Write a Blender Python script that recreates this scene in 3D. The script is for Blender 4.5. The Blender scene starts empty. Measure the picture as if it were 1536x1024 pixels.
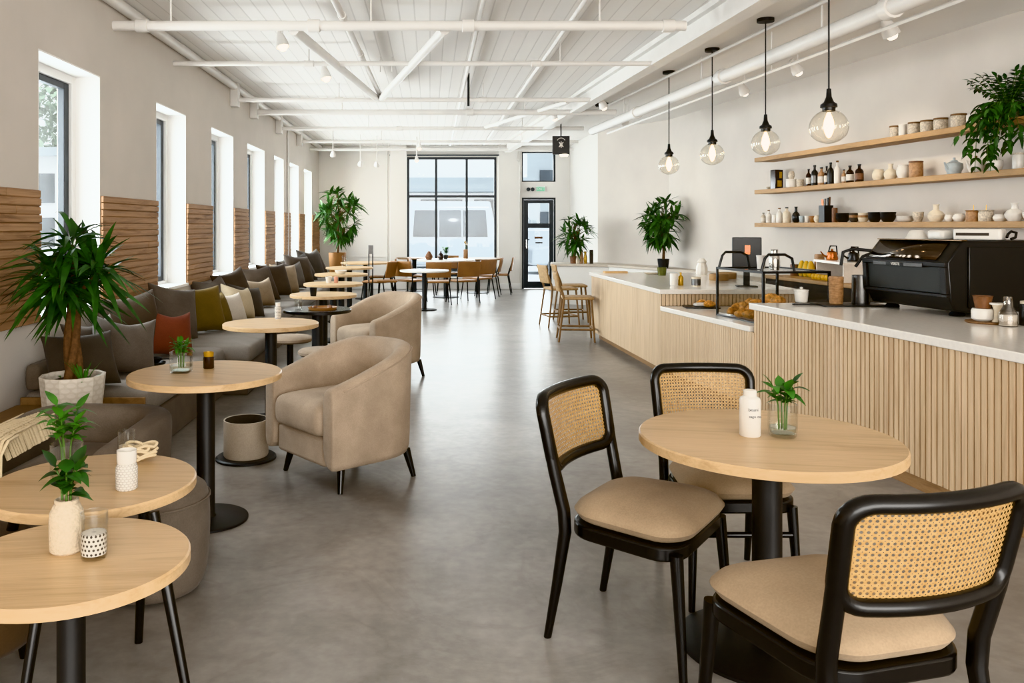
import bpy, math, random
from mathutils import Vector, Matrix
from math import sin, cos, pi, radians, sqrt
random.seed(7)
SC = bpy.context.scene
COL = SC.collection
F, PX, PY, H = 1250.0, 645.0, 338.0, 1.48      # focal length, principal point (1536x1024 frame), eye height

def at(px, py, z):
    "floor-plan point of a thing whose base stands at height z"
    d = F * (H - z) / (py - PY)
    return ((px - PX) / F * d, d, z)

# ------------------------------------------------------------------ materials
def lin(h):
    h = h.lstrip('#')
    o = []
    for i in (0, 2, 4):
        c = int(h[i:i+2], 16) / 255
        o.append(c / 12.92 if c <= .04045 else ((c + .055) / 1.055) ** 2.4)
    return tuple(o) + (1,)

def sc(c, k):
    return (min(c[0]*k, 1), min(c[1]*k, 1), min(c[2]*k, 1), 1)

class N:
    def __init__(s, name):
        s.m = bpy.data.materials.new(name); s.m.use_nodes = True
        s.t = s.m.node_tree; s.b = s.t.nodes['Principled BSDF']; s.out = s.t.nodes['Material Output']
    def n(s, typ, **kw):
        x = s.t.nodes.new(typ)
        for k, v in kw.items():
            if k.startswith('_'): x.inputs[k[1:].replace('_', ' ')].default_value = v
            else: setattr(x, k, v)
        return x
    def l(s, a, b): s.t.links.new(a, b)
    def math(s, op, a, b=None):
        x = s.t.nodes.new('ShaderNodeMath'); x.operation = op
        for i, v in enumerate((a, b)):
            if v is None: continue
            if isinstance(v, (int, float)): x.inputs[i].default_value = v
            else: s.l(v, x.inputs[i])
        return x.outputs[0]
    def coord(s, stretch=(1, 1, 1), rand=True, rot=(0, 0, 0)):
        tc = s.n('ShaderNodeTexCoord'); mp = s.n('ShaderNodeMapping')
        mp.inputs['Scale'].default_value = stretch; mp.inputs['Rotation'].default_value = rot
        if rand:
            oi = s.n('ShaderNodeObjectInfo'); ad = s.n('ShaderNodeVectorMath', operation='ADD')
            mu = s.n('ShaderNodeMath', operation='MULTIPLY'); mu.inputs[1].default_value = 37.
            s.l(oi.outputs['Random'], mu.inputs[0]); s.l(tc.outputs['Object'], ad.inputs[0]); s.l(mu.outputs[0], ad.inputs[1])
            s.l(ad.outputs[0], mp.inputs[0])
        else: s.l(tc.outputs['Object'], mp.inputs[0])
        return mp.outputs[0]
    def noise(s, v, scale, detail=4, rough=.55, dist=0):
        x = s.n('ShaderNodeTexNoise', _Scale=scale, _Detail=detail, _Roughness=rough, _Distortion=dist); s.l(v, x.inputs['Vector']); return x.outputs[0]
    def ramp(s, fac, stops):
        r = s.n('ShaderNodeValToRGB'); e = r.color_ramp.elements
        e[0].position, e[0].color = stops[0]; e[1].position, e[1].color = stops[-1]
        for p, c in stops[1:-1]:
            k = e.new(p); k.color = c
        s.l(fac, r.inputs[0]); return r.outputs[0]
    def mix(s, fac, a, b, typ='MIX'):
        x = s.n('ShaderNodeMix', data_type='RGBA', blend_type=typ)
        for i, v in ((0, fac), (6, a), (7, b)):
            if isinstance(v, (int, float)): x.inputs[i].default_value = v
            elif isinstance(v, tuple): x.inputs[i].default_value = v
            else: s.l(v, x.inputs[i])
        return x.outputs[2]
    def bump(s, h, strength=.2, dist=.01):
        x = s.n('ShaderNodeBump', _Strength=strength, _Distance=dist); s.l(h, x.inputs['Height']); s.l(x.outputs[0], s.b.inputs['Normal'])
    def base(s, c):
        if isinstance(c, tuple): s.b.inputs['Base Color'].default_value = c
        else: s.l(c, s.b.inputs['Base Color'])
    def set(s, **kw):
        for k, v in kw.items(): s.b.inputs[k.replace('_', ' ')].default_value = v
        return s

MC = {}
def plain(name, col, rough=.5, metal=0., var=.08, scale=6, bump=0., bscale=150, spec=.5):
    if name in MC: return MC[name]
    k = N(name); c = lin(col); v = k.coord()
    k.base(k.ramp(k.noise(v, scale), [(.3, sc(c, 1-var)), (.7, sc(c, 1+var))]))
    k.set(Roughness=rough, Metallic=metal, Specular_IOR_Level=spec)
    if bump: k.bump(k.noise(v, bscale, 3), bump, .004)
    MC[name] = k.m; return k.m

def fabric(name, col, var=.16, rough=.92):
    k = N(name); c = lin(col); v = k.coord()
    big = k.noise(v, 5, 5, .6); fine = k.noise(v, 170, 2, .5)
    a = k.ramp(big, [(.3, sc(c, 1-var)), (.7, sc(c, 1+var))])
    b = k.ramp(fine, [(.35, (.86, .86, .86, 1)), (.65, (1.0, 1.0, 1.0, 1))])
    k.base(k.mix(.8, a, b, 'MULTIPLY')); k.set(Roughness=rough, Specular_IOR_Level=.2, Sheen_Weight=.08, Sheen_Roughness=.5)
    k.bump(fine, .2, .002); return k.m

def wood(name, dark, light, axis=0, rough=.45, grain=7, spec=.4, band=0):
    k = N(name); st = [14, 14, 14]; st[axis] = 1.1
    v = k.coord(tuple(st)); n1 = k.noise(v, 1.2, 6, .62, .8); st2 = [90, 90, 90]; st2[axis] = 3
    v2 = k.coord(tuple(st2)); n2 = k.noise(v2, 1.5, 3, .6)
    st3 = [grain*.5]*3; st3[axis] = .35
    n3 = k.noise(k.coord(tuple(st3)), 1, 3, .5)
    a = k.ramp(n1, [(.25, lin(dark)), (.5, sc(lin(light), .93)), (.75, lin(light))])
    b = k.ramp(n2, [(.3, (.86, .84, .80, 1)), (.6, (1, 1, 1, 1))])
    c = k.ramp(n3, [(.3, (.9, .88, .85, 1)), (.7, (1, 1, 1, 1))])
    out = k.mix(1., k.mix(.8, a, b, 'MULTIPLY'), c, 'MULTIPLY')
    if band:
        n4 = k.noise(k.coord(band if isinstance(band, tuple) else (.5, .5, band)), 1, 3, .6); out = k.mix(1., out, k.ramp(n4, [(.35, (.74, .72, .70, 1)) if not isinstance(band, tuple) else (.3, (.9, .89, .88, 1)), (.6, (1.06, 1.06, 1.06, 1))]), 'MULTIPLY')
    k.base(out); k.set(Roughness=rough, Specular_IOR_Level=spec); k.bump(n2, .06, .002); return k.m

def glass(name, tint=(1, 1, 1, 1), refl=.12, rough=0.02):
    k = N(name); t = k.n('ShaderNodeBsdfTransparent'); t.inputs[0].default_value = tint
    g = k.n('ShaderNodeBsdfGlossy'); g.inputs['Roughness'].default_value = rough
    lw = k.n('ShaderNodeLayerWeight', _Blend=.5); f = k.math('POWER', lw.outputs['Facing'], 3.); f = k.math('ADD', k.math('MULTIPLY', f, .65), refl*.25)
    nz = k.noise(k.coord(), 3); f = k.math('MULTIPLY', f, k.math('ADD', k.math('MULTIPLY', nz, .3), .85))
    m = k.n('ShaderNodeMixShader'); k.l(f, m.inputs[0]); k.l(t.outputs[0], m.inputs[1]); k.l(g.outputs[0], m.inputs[2]); k.l(m.outputs[0], k.out.inputs[0]); return k.m

def glow(name, col, strength):
    k = N(name); e = k.n('ShaderNodeEmission'); e.inputs[0].default_value = lin(col); e.inputs[1].default_value = strength
    k.l(e.outputs[0], k.out.inputs[0]); k.m.cycles.emission_sampling = 'NONE'; return k.m

def leafmat(name, dark, light, rough=.42):
    k = N(name); v = k.coord(); n = k.noise(v, 7, 3)
    k.base(k.ramp(n, [(.32, lin(dark)), (.72, lin(light))])); k.set(Roughness=rough, Specular_IOR_Level=.45)
    k.bump(k.noise(v, 60, 2), .1, .003)
    return k.m

M = {}
M['wall'] = plain('white plaster', '#cbc4bc', .9, 0, .045, 1.3, .08, 60)
M['wallw'] = plain('bright white plaster', '#dedbd6', .88, 0, .02, 1.5, .05, 60)
M['white'] = plain('white paint', '#e9e8e6', .55, 0, .015, 2)
M['pipe'] = plain('white pipe paint', '#dedbd7', .45, 0, .03, 5)
M['black'] = plain('black powder coat', '#131313', .38, 0, .15, 12)
M['blackm'] = plain('black matte metal', '#161515', .5, 0, .15, 12, .05)
M['lacq'] = plain('black lacquered wood', '#0b0a0a', .27, 0, .2, 9)
M['frame'] = plain('charcoal window metal', '#23292e', .4, 0, .1, 6)
M['chrome'] = plain('brushed steel', '#c9c6c0', .22, 1., .08, 30)
M['steel'] = plain('dark steel', '#6d6c6b', .35, 1., .1, 30)
M['quartz'] = plain('pale quartz', '#ebe6df', .16, 0, .035, 40, 0)
M['stone'] = plain('white stone', '#d8d2c8', .75, 0, .1, 25, .25, 90)
M['cream'] = plain('cream ceramic', '#d9cdb8', .5, 0, .1, 40, .2, 160)
M['whitec'] = plain('white ceramic', '#ddd9d2', .3, 0, .05, 20)
M['specc'] = plain('speckled ceramic', '#c0b5a5', .55, 0, .4, 70, .1)
M['tanc'] = plain('tan ceramic', '#a17c59', .5, 0, .3, 40, .1)
M['brownc'] = plain('brown ceramic', '#6e4a30', .5, 0, .3, 30, .1)
M['bluec'] = plain('pale blue ceramic', '#aab4b8', .35, 0, .12, 20)
M['blackc'] = plain('black ceramic', '#191817', .35, 0, .2, 15)
M['amber'] = plain('dark amber glass', '#24130b', .12, 0, .3, 12)
M['copper'] = plain('copper', '#b06a3c', .25, 1., .15, 20)
M['gold'] = plain('gold glass', '#b08a2e', .2, .4, .2, 20)
M['greeng'] = plain('olive glass', '#55592a', .15, 0, .3, 12)
M['paper'] = plain('kraft paper', '#c9a679', .8, 0, .1, 20)
M['label'] = plain('label paper', '#cfcac2', .7, 0, .15, 80)
M['cork'] = plain('cork lid', '#75573a', .75, 0, .25, 60, .2)
M['soil'] = plain('soil', '#2e2419', .95, 0, .5, 60, .8, 80)
M['tanseat'] = plain('tan woven seat', '#a68861', .6, 0, .2, 30)
M['bark'] = plain('bark', '#5d432d', .85, 0, .4, 40, .6, 70)
M['leather'] = plain('tan leather', '#8e6439', .5, 0, .15, 6, .1, 120)
M['legw'] = plain('light brown wood', '#7d6142', .5, 0, .2, 20)
M['oak'] = wood('oak tabletop', '#b3946c', '#d4b58d', 0, .36)
M['shelf'] = wood('oak shelf', '#8e6b45', '#b18d60', 1, .5)
M['slat'] = wood('pale slat wood', '#bc9d7c', '#dcc1a0', 2, .55, band=(24, 24, .15))
M['slatp'] = wood('smooth pale wood', '#c2a685', '#dcc3a4', 2, .5)
M['slatd'] = plain('slat backing', '#20160e', .8, 0, .1, 20)
M['plinth'] = wood('plinth wood', '#7d5f43', '#a5835f', 1, .55)
M['panelw'] = wood('wall plank wood', '#7c5c42', '#b08c6b', 1, .7, band=46)
M['bencht'] = wood('bench platform wood', '#6b5137', '#8d7050', 1, .5)
M['door'] = M['frame']
M['tub'] = fabric('beige chair fabric', '#ab9986')
M['seatf'] = fabric('oatmeal seat fabric', '#a28d74', .1)
M['grey'] = fabric('warm grey upholstery', '#6c635a')
M['greyl'] = fabric('light grey seat fabric', '#847d76', .1)
M['greyd'] = fabric('dark grey fabric', '#4a443e')
M['pdark'] = fabric('dark taupe fabric', '#4b4138')
M['pgrey'] = fabric('mid grey fabric', '#615a54')
M['prust'] = fabric('rust fabric', '#643628')
M['polive'] = fabric('olive mustard fabric', '#5e4c22')
M['pwhite'] = fabric('off white fabric', '#b9b0a4', .06)
M['pcream'] = fabric('cream fabric', '#b5a68d', .08)
M['pbeige'] = fabric('beige fabric', '#8f7f6c')
M['brownf'] = fabric('brown fabric', '#4e3e2e')
M['rope'] = fabric('cream rope', '#d6c4a4', .12)
M['bucket'] = fabric('pale beige fabric', '#b3a594', .08)
M['glass'] = glass('clear glass', (.97, .975, .97, 1), .16)
M['pane'] = glass('window glass', (.96, .98, .98, 1), .1)
M['water'] = glass('water', (.86, .9, .88, 1), .2)
M['globe'] = glass('pendant glass', (.985, .96, .91, 1), .34)
M['bulb'] = glow('bulb glow', '#ffdca8', 26)
M['lampg'] = glow('lamp glow', '#fff0da', 10)
M['exitg'] = glow('exit sign green', '#8fd6b0', .9)
M['leafd'] = leafmat('dark leaf', '#0f2611', '#3a672b')
M['leafm'] = leafmat('fresh leaf', '#1d4417', '#4f8a33')
M['leaft'] = leafmat('deep tree leaf', '#152e11', '#44702f')
M['stem'] = plain('green stem', '#4a6a2c', .6)
M['crust'] = plain('baked crust', '#cf944c', .45, 0, .6, 45, .3, 90)
M['yellow'] = plain('yellow fruit', '#c79a1c', .5, 0, .2, 8)
M['lime'] = plain('green fruit', '#6f8a2a', .45, 0, .2, 8)

def make_floor():
    k = N('polished concrete'); v = k.coord(rand=False)
    a = k.noise(v, .5, 3, .5, .2); b = k.noise(v, 1.9, 8, .68, .3); c = k.noise(v, 18, 2, .5)
    vo = k.n('ShaderNodeTexNoise', _Scale=1.3, _Detail=6, _Roughness=.6, _Distortion=1.2); k.l(v, vo.inputs['Vector'])
    vein = k.math('ABSOLUTE', k.math('SUBTRACT', vo.outputs[0], .5))
    c1 = k.ramp(a, [(.3, lin('#807b76')), (.5, lin('#918d88')), (.7, lin('#a5a19c'))])
    c2 = k.ramp(b, [(.32, (.72, .71, .70, 1)), (.68, (1.16, 1.16, 1.16, 1))])
    c3 = k.ramp(c, [(.3, (.88, .88, .88, 1)), (.7, (1.06, 1.06, 1.06, 1))])
    c4 = k.ramp(vein, [(0., (.9, .89, .88, 1)), (.04, (1., 1., 1., 1))])
    m = k.mix(1., k.mix(1., k.mix(1., c1, c2, 'MULTIPLY'), c3, 'MULTIPLY'), c4, 'MULTIPLY')
    k.base(m)
    k.set(Specular_IOR_Level=.5, Roughness=.31)
    return k.m
M['floor'] = make_floor()

def make_ceiling():
    k = N('white ceiling boards'); tc = k.n('ShaderNodeTexCoord'); sp = k.n('ShaderNodeSeparateXYZ'); k.l(tc.outputs['Object'], sp.inputs[0])
    x = sp.outputs[0]; f = k.math('FRACT', k.math('DIVIDE', x, .135)); g = k.math('ABSOLUTE', k.math('SUBTRACT', f, .5))
    gr = k.math('GREATER_THAN', g, .455)
    fl = k.math('FLOOR', k.math('DIVIDE', x, .135)); wn = k.n('ShaderNodeTexWhiteNoise', noise_dimensions='1D'); k.l(fl, wn.inputs['W'])
    left = k.math('LESS_THAN', x, 2.35); fac = k.math('MULTIPLY', gr, left)
    col = k.mix(k.math('MULTIPLY', wn.outputs[0], left), lin('#efedea'), lin('#e8e5e2'))
    n = k.noise(k.coord((1, .3, 1), False), 2, 4)
    col = k.mix(k.math('MULTIPLY', n, .25), col, lin('#c8c2bb'))
    k.base(k.mix(k.math('MULTIPLY', fac, .3), col, lin('#a19c97'))); k.set(Roughness=.75)
    k.bump(k.math('SUBTRACT', 1., fac), .5, .006); return k.m
M['ceil'] = make_ceiling()

def make_cane():
    k = N('woven cane'); tc = k.n('ShaderNodeTexCoord'); sp = k.n('ShaderNodeSeparateXYZ'); k.l(tc.outputs['UV'], sp.inputs[0])
    u, w = sp.outputs[0], sp.outputs[1]; s = .0142
    def hole(du, dw, r):
        fu = k.math('SUBTRACT', k.math('FRACT', k.math('ADD', k.math('DIVIDE', u, s), du)), .5)
        fw = k.math('SUBTRACT', k.math('FRACT', k.math('ADD', k.math('DIVIDE', w, s), dw)), .5)
        d = k.math('SQRT', k.math('ADD', k.math('MULTIPLY', fu, fu), k.math('MULTIPLY', fw, fw)))
        return k.math('LESS_THAN', d, r), d
    h1, d1 = hole(0, 0, .25); h2, d2 = hole(.5, .5, .1)
    h = k.math('MAXIMUM', h1, h2)
    n = k.noise(k.coord(), 90, 3)
    c = k.ramp(n, [(.3, lin('#9c784a')), (.7, lin('#bd9b67'))])
    edge = k.math('LESS_THAN', d1, .34); c = k.mix(k.math('MULTIPLY', edge, .35), c, lin('#6f5029'))
    k.base(c); k.set(Roughness=.5)
    k.bump(d1, .4, .003)
    t = k.n('ShaderNodeBsdfTransparent'); m = k.n('ShaderNodeMixShader'); k.l(h, m.inputs[0]); k.l(k.b.outputs[0], m.inputs[1]); k.l(t.outputs[0], m.inputs[2]); k.l(m.outputs[0], k.out.inputs[0])
    return k.m
M['cane'] = make_cane()

def make_knit(name, c0, c1, s=.011, r=.3):
    "beads or dots in staggered rows around a jar"
    k = N(name); tc = k.n('ShaderNodeTexCoord'); sp = k.n('ShaderNodeSeparateXYZ'); k.l(tc.outputs['Object'], sp.inputs[0])
    an = k.math('ARCTAN2', sp.outputs[1], sp.outputs[0]); u = k.math('MULTIPLY', an, 18/ (2*pi)); w = k.math('DIVIDE', sp.outputs[2], s)
    row = k.math('FLOOR', w); u = k.math('ADD', u, k.math('MULTIPLY', row, .5))
    fu = k.math('SUBTRACT', k.math('FRACT', u), .5); fw = k.math('SUBTRACT', k.math('FRACT', w), .5)
    d = k.math('SQRT', k.math('ADD', k.math('MULTIPLY', fu, fu), k.math('MULTIPLY', fw, fw)))
    k.base(k.mix(k.math('LESS_THAN', d, r), lin(c0), lin(c1))); k.set(Roughness=.7); k.bump(d, .6, .004); return k.m
M['knit'] = make_knit('white knit texture', '#b5b0a8', '#dedad3', .008, .38)
M['dots'] = make_knit('spotted bead texture', '#d4cec5', '#3d352f', .0115, .3)
M['emboss'] = make_knit('embossed stone', '#cbc2b4', '#d4ccc0', .03, .4)

# ------------------------------------------------------------------ mesh building
class MB:
    def __init__(s): s.v, s.f, s.uv = [], [], {}
    def add(s, vs, fs, mtx=None):
        o = len(s.v)
        s.v += [tuple(mtx @ Vector(p)) if mtx else tuple(p) for p in vs]
        s.f += [tuple(o+i for i in f) for f in fs]; return s
    def box(s, c, d, rz=0, mtx=None):
        x, y, z = d[0]/2, d[1]/2, d[2]/2
        vs = [(a*x, b*y, e*z) for e in (-1, 1) for a, b in ((-1, -1), (1, -1), (1, 1), (-1, 1))]
        m = Matrix.Translation(c) @ Matrix.Rotation(rz, 4, 'Z')
        if mtx: m = mtx @ m
        return s.add(vs, [(3, 2, 1, 0), (4, 5, 6, 7), (0, 1, 5, 4), (1, 2, 6, 5), (2, 3, 7, 6), (3, 0, 4, 7)], m)
    def lo(s, x0, x1, y0, y1, z0, z1): return s.box(((x0+x1)/2, (y0+y1)/2, (z0+z1)/2), (x1-x0, y1-y0, z1-z0))
    def tube(s, pts, r, n=10, closed=False, caps=True, flat=1.):
        P = [Vector(p) for p in pts]; k = len(P)
        R = list(r) if isinstance(r, (list, tuple)) else [r]*k
        T = []
        for i in range(k):
            a = P[i-1] if (i > 0 or closed) else P[i]; b = P[(i+1) % k] if (i < k-1 or closed) else P[i]
            T.append((b-a).normalized())
        up = Vector((0, 0, 1)) if abs(T[0].z) < .9 else Vector((0, 1, 0))
        nrm = (up - T[0]*up.dot(T[0])).normalized(); vs = []
        for i in range(k):
            nrm = (nrm - T[i]*nrm.dot(T[i])).normalized(); bi = T[i].cross(nrm)
            for j in range(n):
                a = 2*pi*j/n; vs.append(P[i] + nrm*cos(a)*R[i] + bi*sin(a)*R[i]*flat)
        fs = [(i*n+j, i*n+(j+1) % n, ((i+1) % k)*n+(j+1) % n, ((i+1) % k)*n+j) for i in range(k if closed else k-1) for j in range(n)]
        if caps and not closed: fs += [tuple(range(n-1, -1, -1)), tuple((k-1)*n+j for j in range(n))]
        return s.add(vs, fs)
    def cyl(s, p0, p1, r0, r1=None, n=16): return s.tube([p0, p1], [r0, r0 if r1 is None else r1], n)
    def lathe(s, prof, c=(0, 0, 0), n=24, mtx=None, sq=None):
        vs, fs, rows = [], [], []
        for r, z in prof:
            if r < 1e-6: rows.append([len(vs)]); vs.append((c[0], c[1], c[2]+z))
            else:
                row = []
                for j in range(n):
                    a = 2*pi*j/n; ca, sa = cos(a), sin(a); q = r
                    if sq: q = r / (abs(ca)**sq + abs(sa)**sq) ** (1/sq)
                    row.append(len(vs)); vs.append((c[0]+q*ca, c[1]+q*sa, c[2]+z))
                rows.append(row)
        for a, b in zip(rows, rows[1:]):
            for j in range(n):
                j2 = (j+1) % n
                if len(a) == 1 and len(b) == 1: continue
                if len(a) == 1: fs.append((a[0], b[j2], b[j]))
                elif len(b) == 1: fs.append((a[j], a[j2], b[0]))
                else: fs.append((a[j], a[j2], b[j2], b[j]))
        return s.add(vs, fs, mtx)
    def prism(s, poly, z0, z1, mtx=None):
        k = len(poly)
        vs = [(x, y, z0) for x, y in poly] + [(x, y, z1) for x, y in poly]
        ar = sum(poly[i][0]*poly[(i+1) % k][1]-poly[(i+1) % k][0]*poly[i][1] for i in range(k))
        fs = [tuple(range(k-1, -1, -1)), tuple(range(k, 2*k))] + [(i, (i+1) % k, k+(i+1) % k, k+i) for i in range(k)]
        if ar < 0: fs = [tuple(reversed(f)) for f in fs]
        return s.add(vs, fs, mtx)
    def grid(s, rows, closed=False, uv=None):
        o = len(s.v); m = len(rows[0])
        for r in rows: s.v += [tuple(p) for p in r]
        for i in range(len(rows)-1):
            for j in range(m if closed else m-1):
                s.f.append((o+i*m+j, o+i*m+(j+1) % m, o+(i+1)*m+(j+1) % m, o+(i+1)*m+j))
        if uv:
            k = 0
            for r in uv:
                for q in r: s.uv[o+k] = q; k += 1
        return s
    def leaf(s, b, d, L, W, droop=.3, seg=5, fold=.25, roll=0):
        b = Vector(b); d = Vector(d).normalized(); sd = d.cross(Vector((0, 0, 1)))
        if sd.length < .1: sd = Vector((1, 0, 0))
        sd.normalize(); nm = sd.cross(d); sd, nm = sd*cos(roll)+nm*sin(roll), nm*cos(roll)-sd*sin(roll)
        o = len(s.v)
        for i in range(seg+1):
            t = i/seg; c = b + d*L*t + Vector((0, 0, -1))*droop*L*t*t; w = W*.5*max(sin(pi*min(1, t**.75)), .06 if i < seg else .01)
            s.v += [tuple(c - sd*w + nm*w*fold), tuple(c), tuple(c + sd*w + nm*w*fold)]
        for i in range(seg):
            a = o+3*i; s.f += [(a, a+1, a+4, a+3), (a+1, a+2, a+5, a+4)]
        return s
    def build(s, name, mat, parent=None, loc=(0, 0, 0), bev=0, sub=0, ang=38, solid=0, rz=0, bseg=2):
        me = bpy.data.meshes.new(name); me.from_pydata(s.v, [], s.f); me.update()
        if s.uv:
            ul = me.uv_layers.new(name='UVMap')
            for lp in me.loops: ul.data[lp.index].uv = s.uv.get(lp.vertex_index, (0, 0))
        me.polygons.foreach_set('use_smooth', [True]*len(me.polygons)); me.set_sharp_from_angle(angle=radians(ang))
        me.materials.append(M[mat] if isinstance(mat, str) else mat)
        o = bpy.data.objects.new(name, me); COL.objects.link(o); o.location = loc; o.rotation_euler.z = rz
        if parent: o.parent = parent
        if solid:
            q = o.modifiers.new('s', 'SOLIDIFY'); q.thickness = solid; q.offset = 0
        if bev:
            q = o.modifiers.new('b', 'BEVEL'); q.width = bev; q.segments = bseg; q.limit_method = 'ANGLE'; q.angle_limit = radians(40)
        if sub:
            q = o.modifiers.new('u', 'SUBSURF'); q.levels = sub; q.render_levels = sub
        return o

def tag(o, label, cat, group=None):
    o['label'] = label; o['category'] = cat
    if group: o['group'] = group
    return o
def struct(o): o['kind'] = 'structure'; return o
def thing(name, label, cat, loc=(0, 0, 0), rz=0, group=None):
    o = bpy.data.objects.new(name, None); COL.objects.link(o); o.location = loc; o.rotation_euler.z = rz; o.empty_display_size = .1
    return tag(o, label, cat, group)
def dup(root, loc, rz=0, label=None, scale=None, cat=None, group=None):
    def cp(o, par):
        c = o.copy(); COL.objects.link(c)
        if par: c.parent = par
        for ch in [x for x in o.children]: cp(ch, c)
        return c
    r = cp(root, None); r.location = loc; r.rotation_euler.z = rz
    if label: r['label'] = label
    if cat: r['category'] = cat
    if group: r['group'] = group
    if scale: r.scale = scale if isinstance(scale, tuple) else (scale,)*3
    return r
def rrect(hx, hy, r, n=5, cx=0, cy=0):
    out = []
    for qx, qy, a0 in ((1, 1, 0), (-1, 1, pi/2), (-1, -1, pi), (1, -1, 3*pi/2)):
        for i in range(n+1):
            a = a0 + pi/2*i/n; out.append((cx+qx*(hx-r)+r*cos(a), cy+qy*(hy-r)+r*sin(a)))
    return out
def cushion(mb, hx, hy, z0, z1, r=.06, e=.045, crown=.02, n=6, cx=0, cy=0):
    "rounded-edge upholstered slab with a crowned top"
    rings = []
    for o, z in ((.0-e*.9, z0), (0-e*.25, z0+e*.3), (0, z0+e), (0, z1-e), (-e*.3, z1-e*.3), (-e, z1), (-hx*.45, z1+crown*.8)):
        q = max(r+o*.6, .015)
        rings.append([(x, y, z) for x, y in rrect(max(hx+o, .02), max(hy+o, .02), min(q, hx+o-.005, hy+o-.005), n, cx, cy)])
    mb.grid(rings, True); m = len(rings[0]); a = len(mb.v)-m*len(rings)
    mb.f.append(tuple(a+i for i in range(m-1, -1, -1))); t = len(mb.v)-m; mb.v.append((cx, cy, z1+crown)); c = len(mb.v)-1
    mb.f += [(t+i, t+(i+1) % m, c) for i in range(m)]
    return mb
# ------------------------------------------------------------------ the room
XL, YB, ZC = -2.6, 19.5, 3.34
def xw(d): return 4.21 + .1227*(14.7-d)           # the slightly skewed right wall
WD = [(5.53, 6.57), (7.91, 8.88), (9.91, 11.02), (11.86, 13.1), (13.9, 14.8), (15.45, 16.5), (17.2, 18.3)]
WZ0, WZ1 = .84, 2.655
fp = [(XL-.4, -2.6), (xw(-2.6)+.3, -2.6), (xw(14.7)+.2, 14.8), (3.4, 16.4), (3.4, YB+.3), (XL-.4, YB+.3)]
struct(MB().prism(fp, -.12, 0).build('floor', 'floor'))
struct(MB().prism(fp, ZC, ZC+.15).build('ceiling', 'ceil'))
w = MB(); T = .34
w.lo(XL-T, XL, -2.6, YB, 0, WZ0); w.lo(XL-T, XL, -2.6, YB, WZ1, ZC)
ed = [-2.6] + [q for p in WD for q in p] + [YB]
for a, b in zip(ed[::2], ed[1::2]): w.lo(XL-T, XL, a, b, WZ0, WZ1)
struct(w.build('wall_left', 'wall'))
# back wall with openings: big window, door, transom
bw = MB(); BX0, BX1, BZ0, BZ1 = -.54, 1.56, .28, 3.08; DX0, DX1, DZ1 = 2.15, 2.94, 2.13; TZ0, TZ1 = 2.5, 3.2
bw.lo(XL-.3, BX0, YB, YB+.3, 0, ZC); bw.lo(BX0, BX1, YB, YB+.3, 0, BZ0); bw.lo(BX0, BX1, YB, YB+.3, BZ1, ZC)
bw.lo(BX1, DX0, YB, YB+.3, 0, ZC); bw.lo(DX0, DX1, YB, YB+.3, DZ1, TZ0); bw.lo(DX0, DX1, YB, YB+.3, TZ1, ZC); bw.lo(DX1, 3.4, YB, YB+.3, 0, ZC)
struct(bw.build('wall_back', 'wallw'))
pl = MB(); pl.lo(-.93, BX0, YB-.16, YB, 0, ZC); struct(pl.build('trim_1', 'wallw', bev=.01))
pl = MB(); pl.lo(BX1+.03, DX0-.05, YB-.12, YB, 0, ZC); struct(pl.build('trim_2', 'wallw', bev=.01))
struct(MB().prism([(3.28, YB), (3.28, 16.3), (3.5, 16.5), (3.5, YB)], 0, ZC).build('wall_entry', 'wallw'))
struct(MB().prism([(3.28, 16.3), (4.21, 14.7), (4.4, 14.85), (3.5, 16.5)], 0, ZC).build('wall_alcove', 'wall'))
struct(MB().prism([(4.21, 14.7), (xw(-2.6), -2.6), (xw(-2.6)+.25, -2.6), (4.45, 14.8)], 0, ZC).build('wall_right', 'wall'))
rw = MB(); rw.lo(XL-.3, xw(-2.6)+.3, -2.9, -2.6, 0, .3); rw.lo(XL-.3, xw(-2.6)+.3, -2.9, -2.6, 3.1, ZC); rw.lo(XL-.3, -2.2, -2.9, -2.6, 0, ZC); rw.lo(5.9, 6.6, -2.9, -2.6, 0, ZC)
struct(rw.build('wall_rear', 'wall'))  # unseen wall; its wide opening is invented to let fill light in
for i, (x0, x1) in enumerate(((XL+.01, -.93), (BX0, BX1), (BX1+.03, DX0-.05))):
    struct(MB().lo(x0, x1, YB-.03-(.12 if i == 2 else 0), YB-(.12 if i == 2 else 0), 0, .14).build('baseboard_back', 'white', bev=.004))
struct(MB().lo(XL, XL+.02, 6, YB, 0, .1).build('baseboard_left', 'white'))
# plank panelling between the left windows
pe = [1.5] + [q for p in WD for q in p] + [YB-.02]; n = 2
for a, b in zip(pe[::2], pe[1::2]):
    m = MB(); n += 1; k = 16; hgt = (1.716-WZ0)/k
    for i in range(k):
        t = .02 + random.uniform(0, .007); y = a
        while y < b - .01:
            e = min(b, y + random.uniform(.9, 1.9));
            if b - e < .25: e = b
            tt = t + random.uniform(-.002, .002); m.lo(XL, XL+tt, y+.001, e-.001, WZ0+i*hgt+.002, WZ0+(i+1)*hgt-.004); y = e
    m.lo(XL, XL+.012, a, b, WZ0, 1.714)
    struct(m.build('trim_%d' % n, 'panelw', bev=.003, bseg=1))
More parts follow.
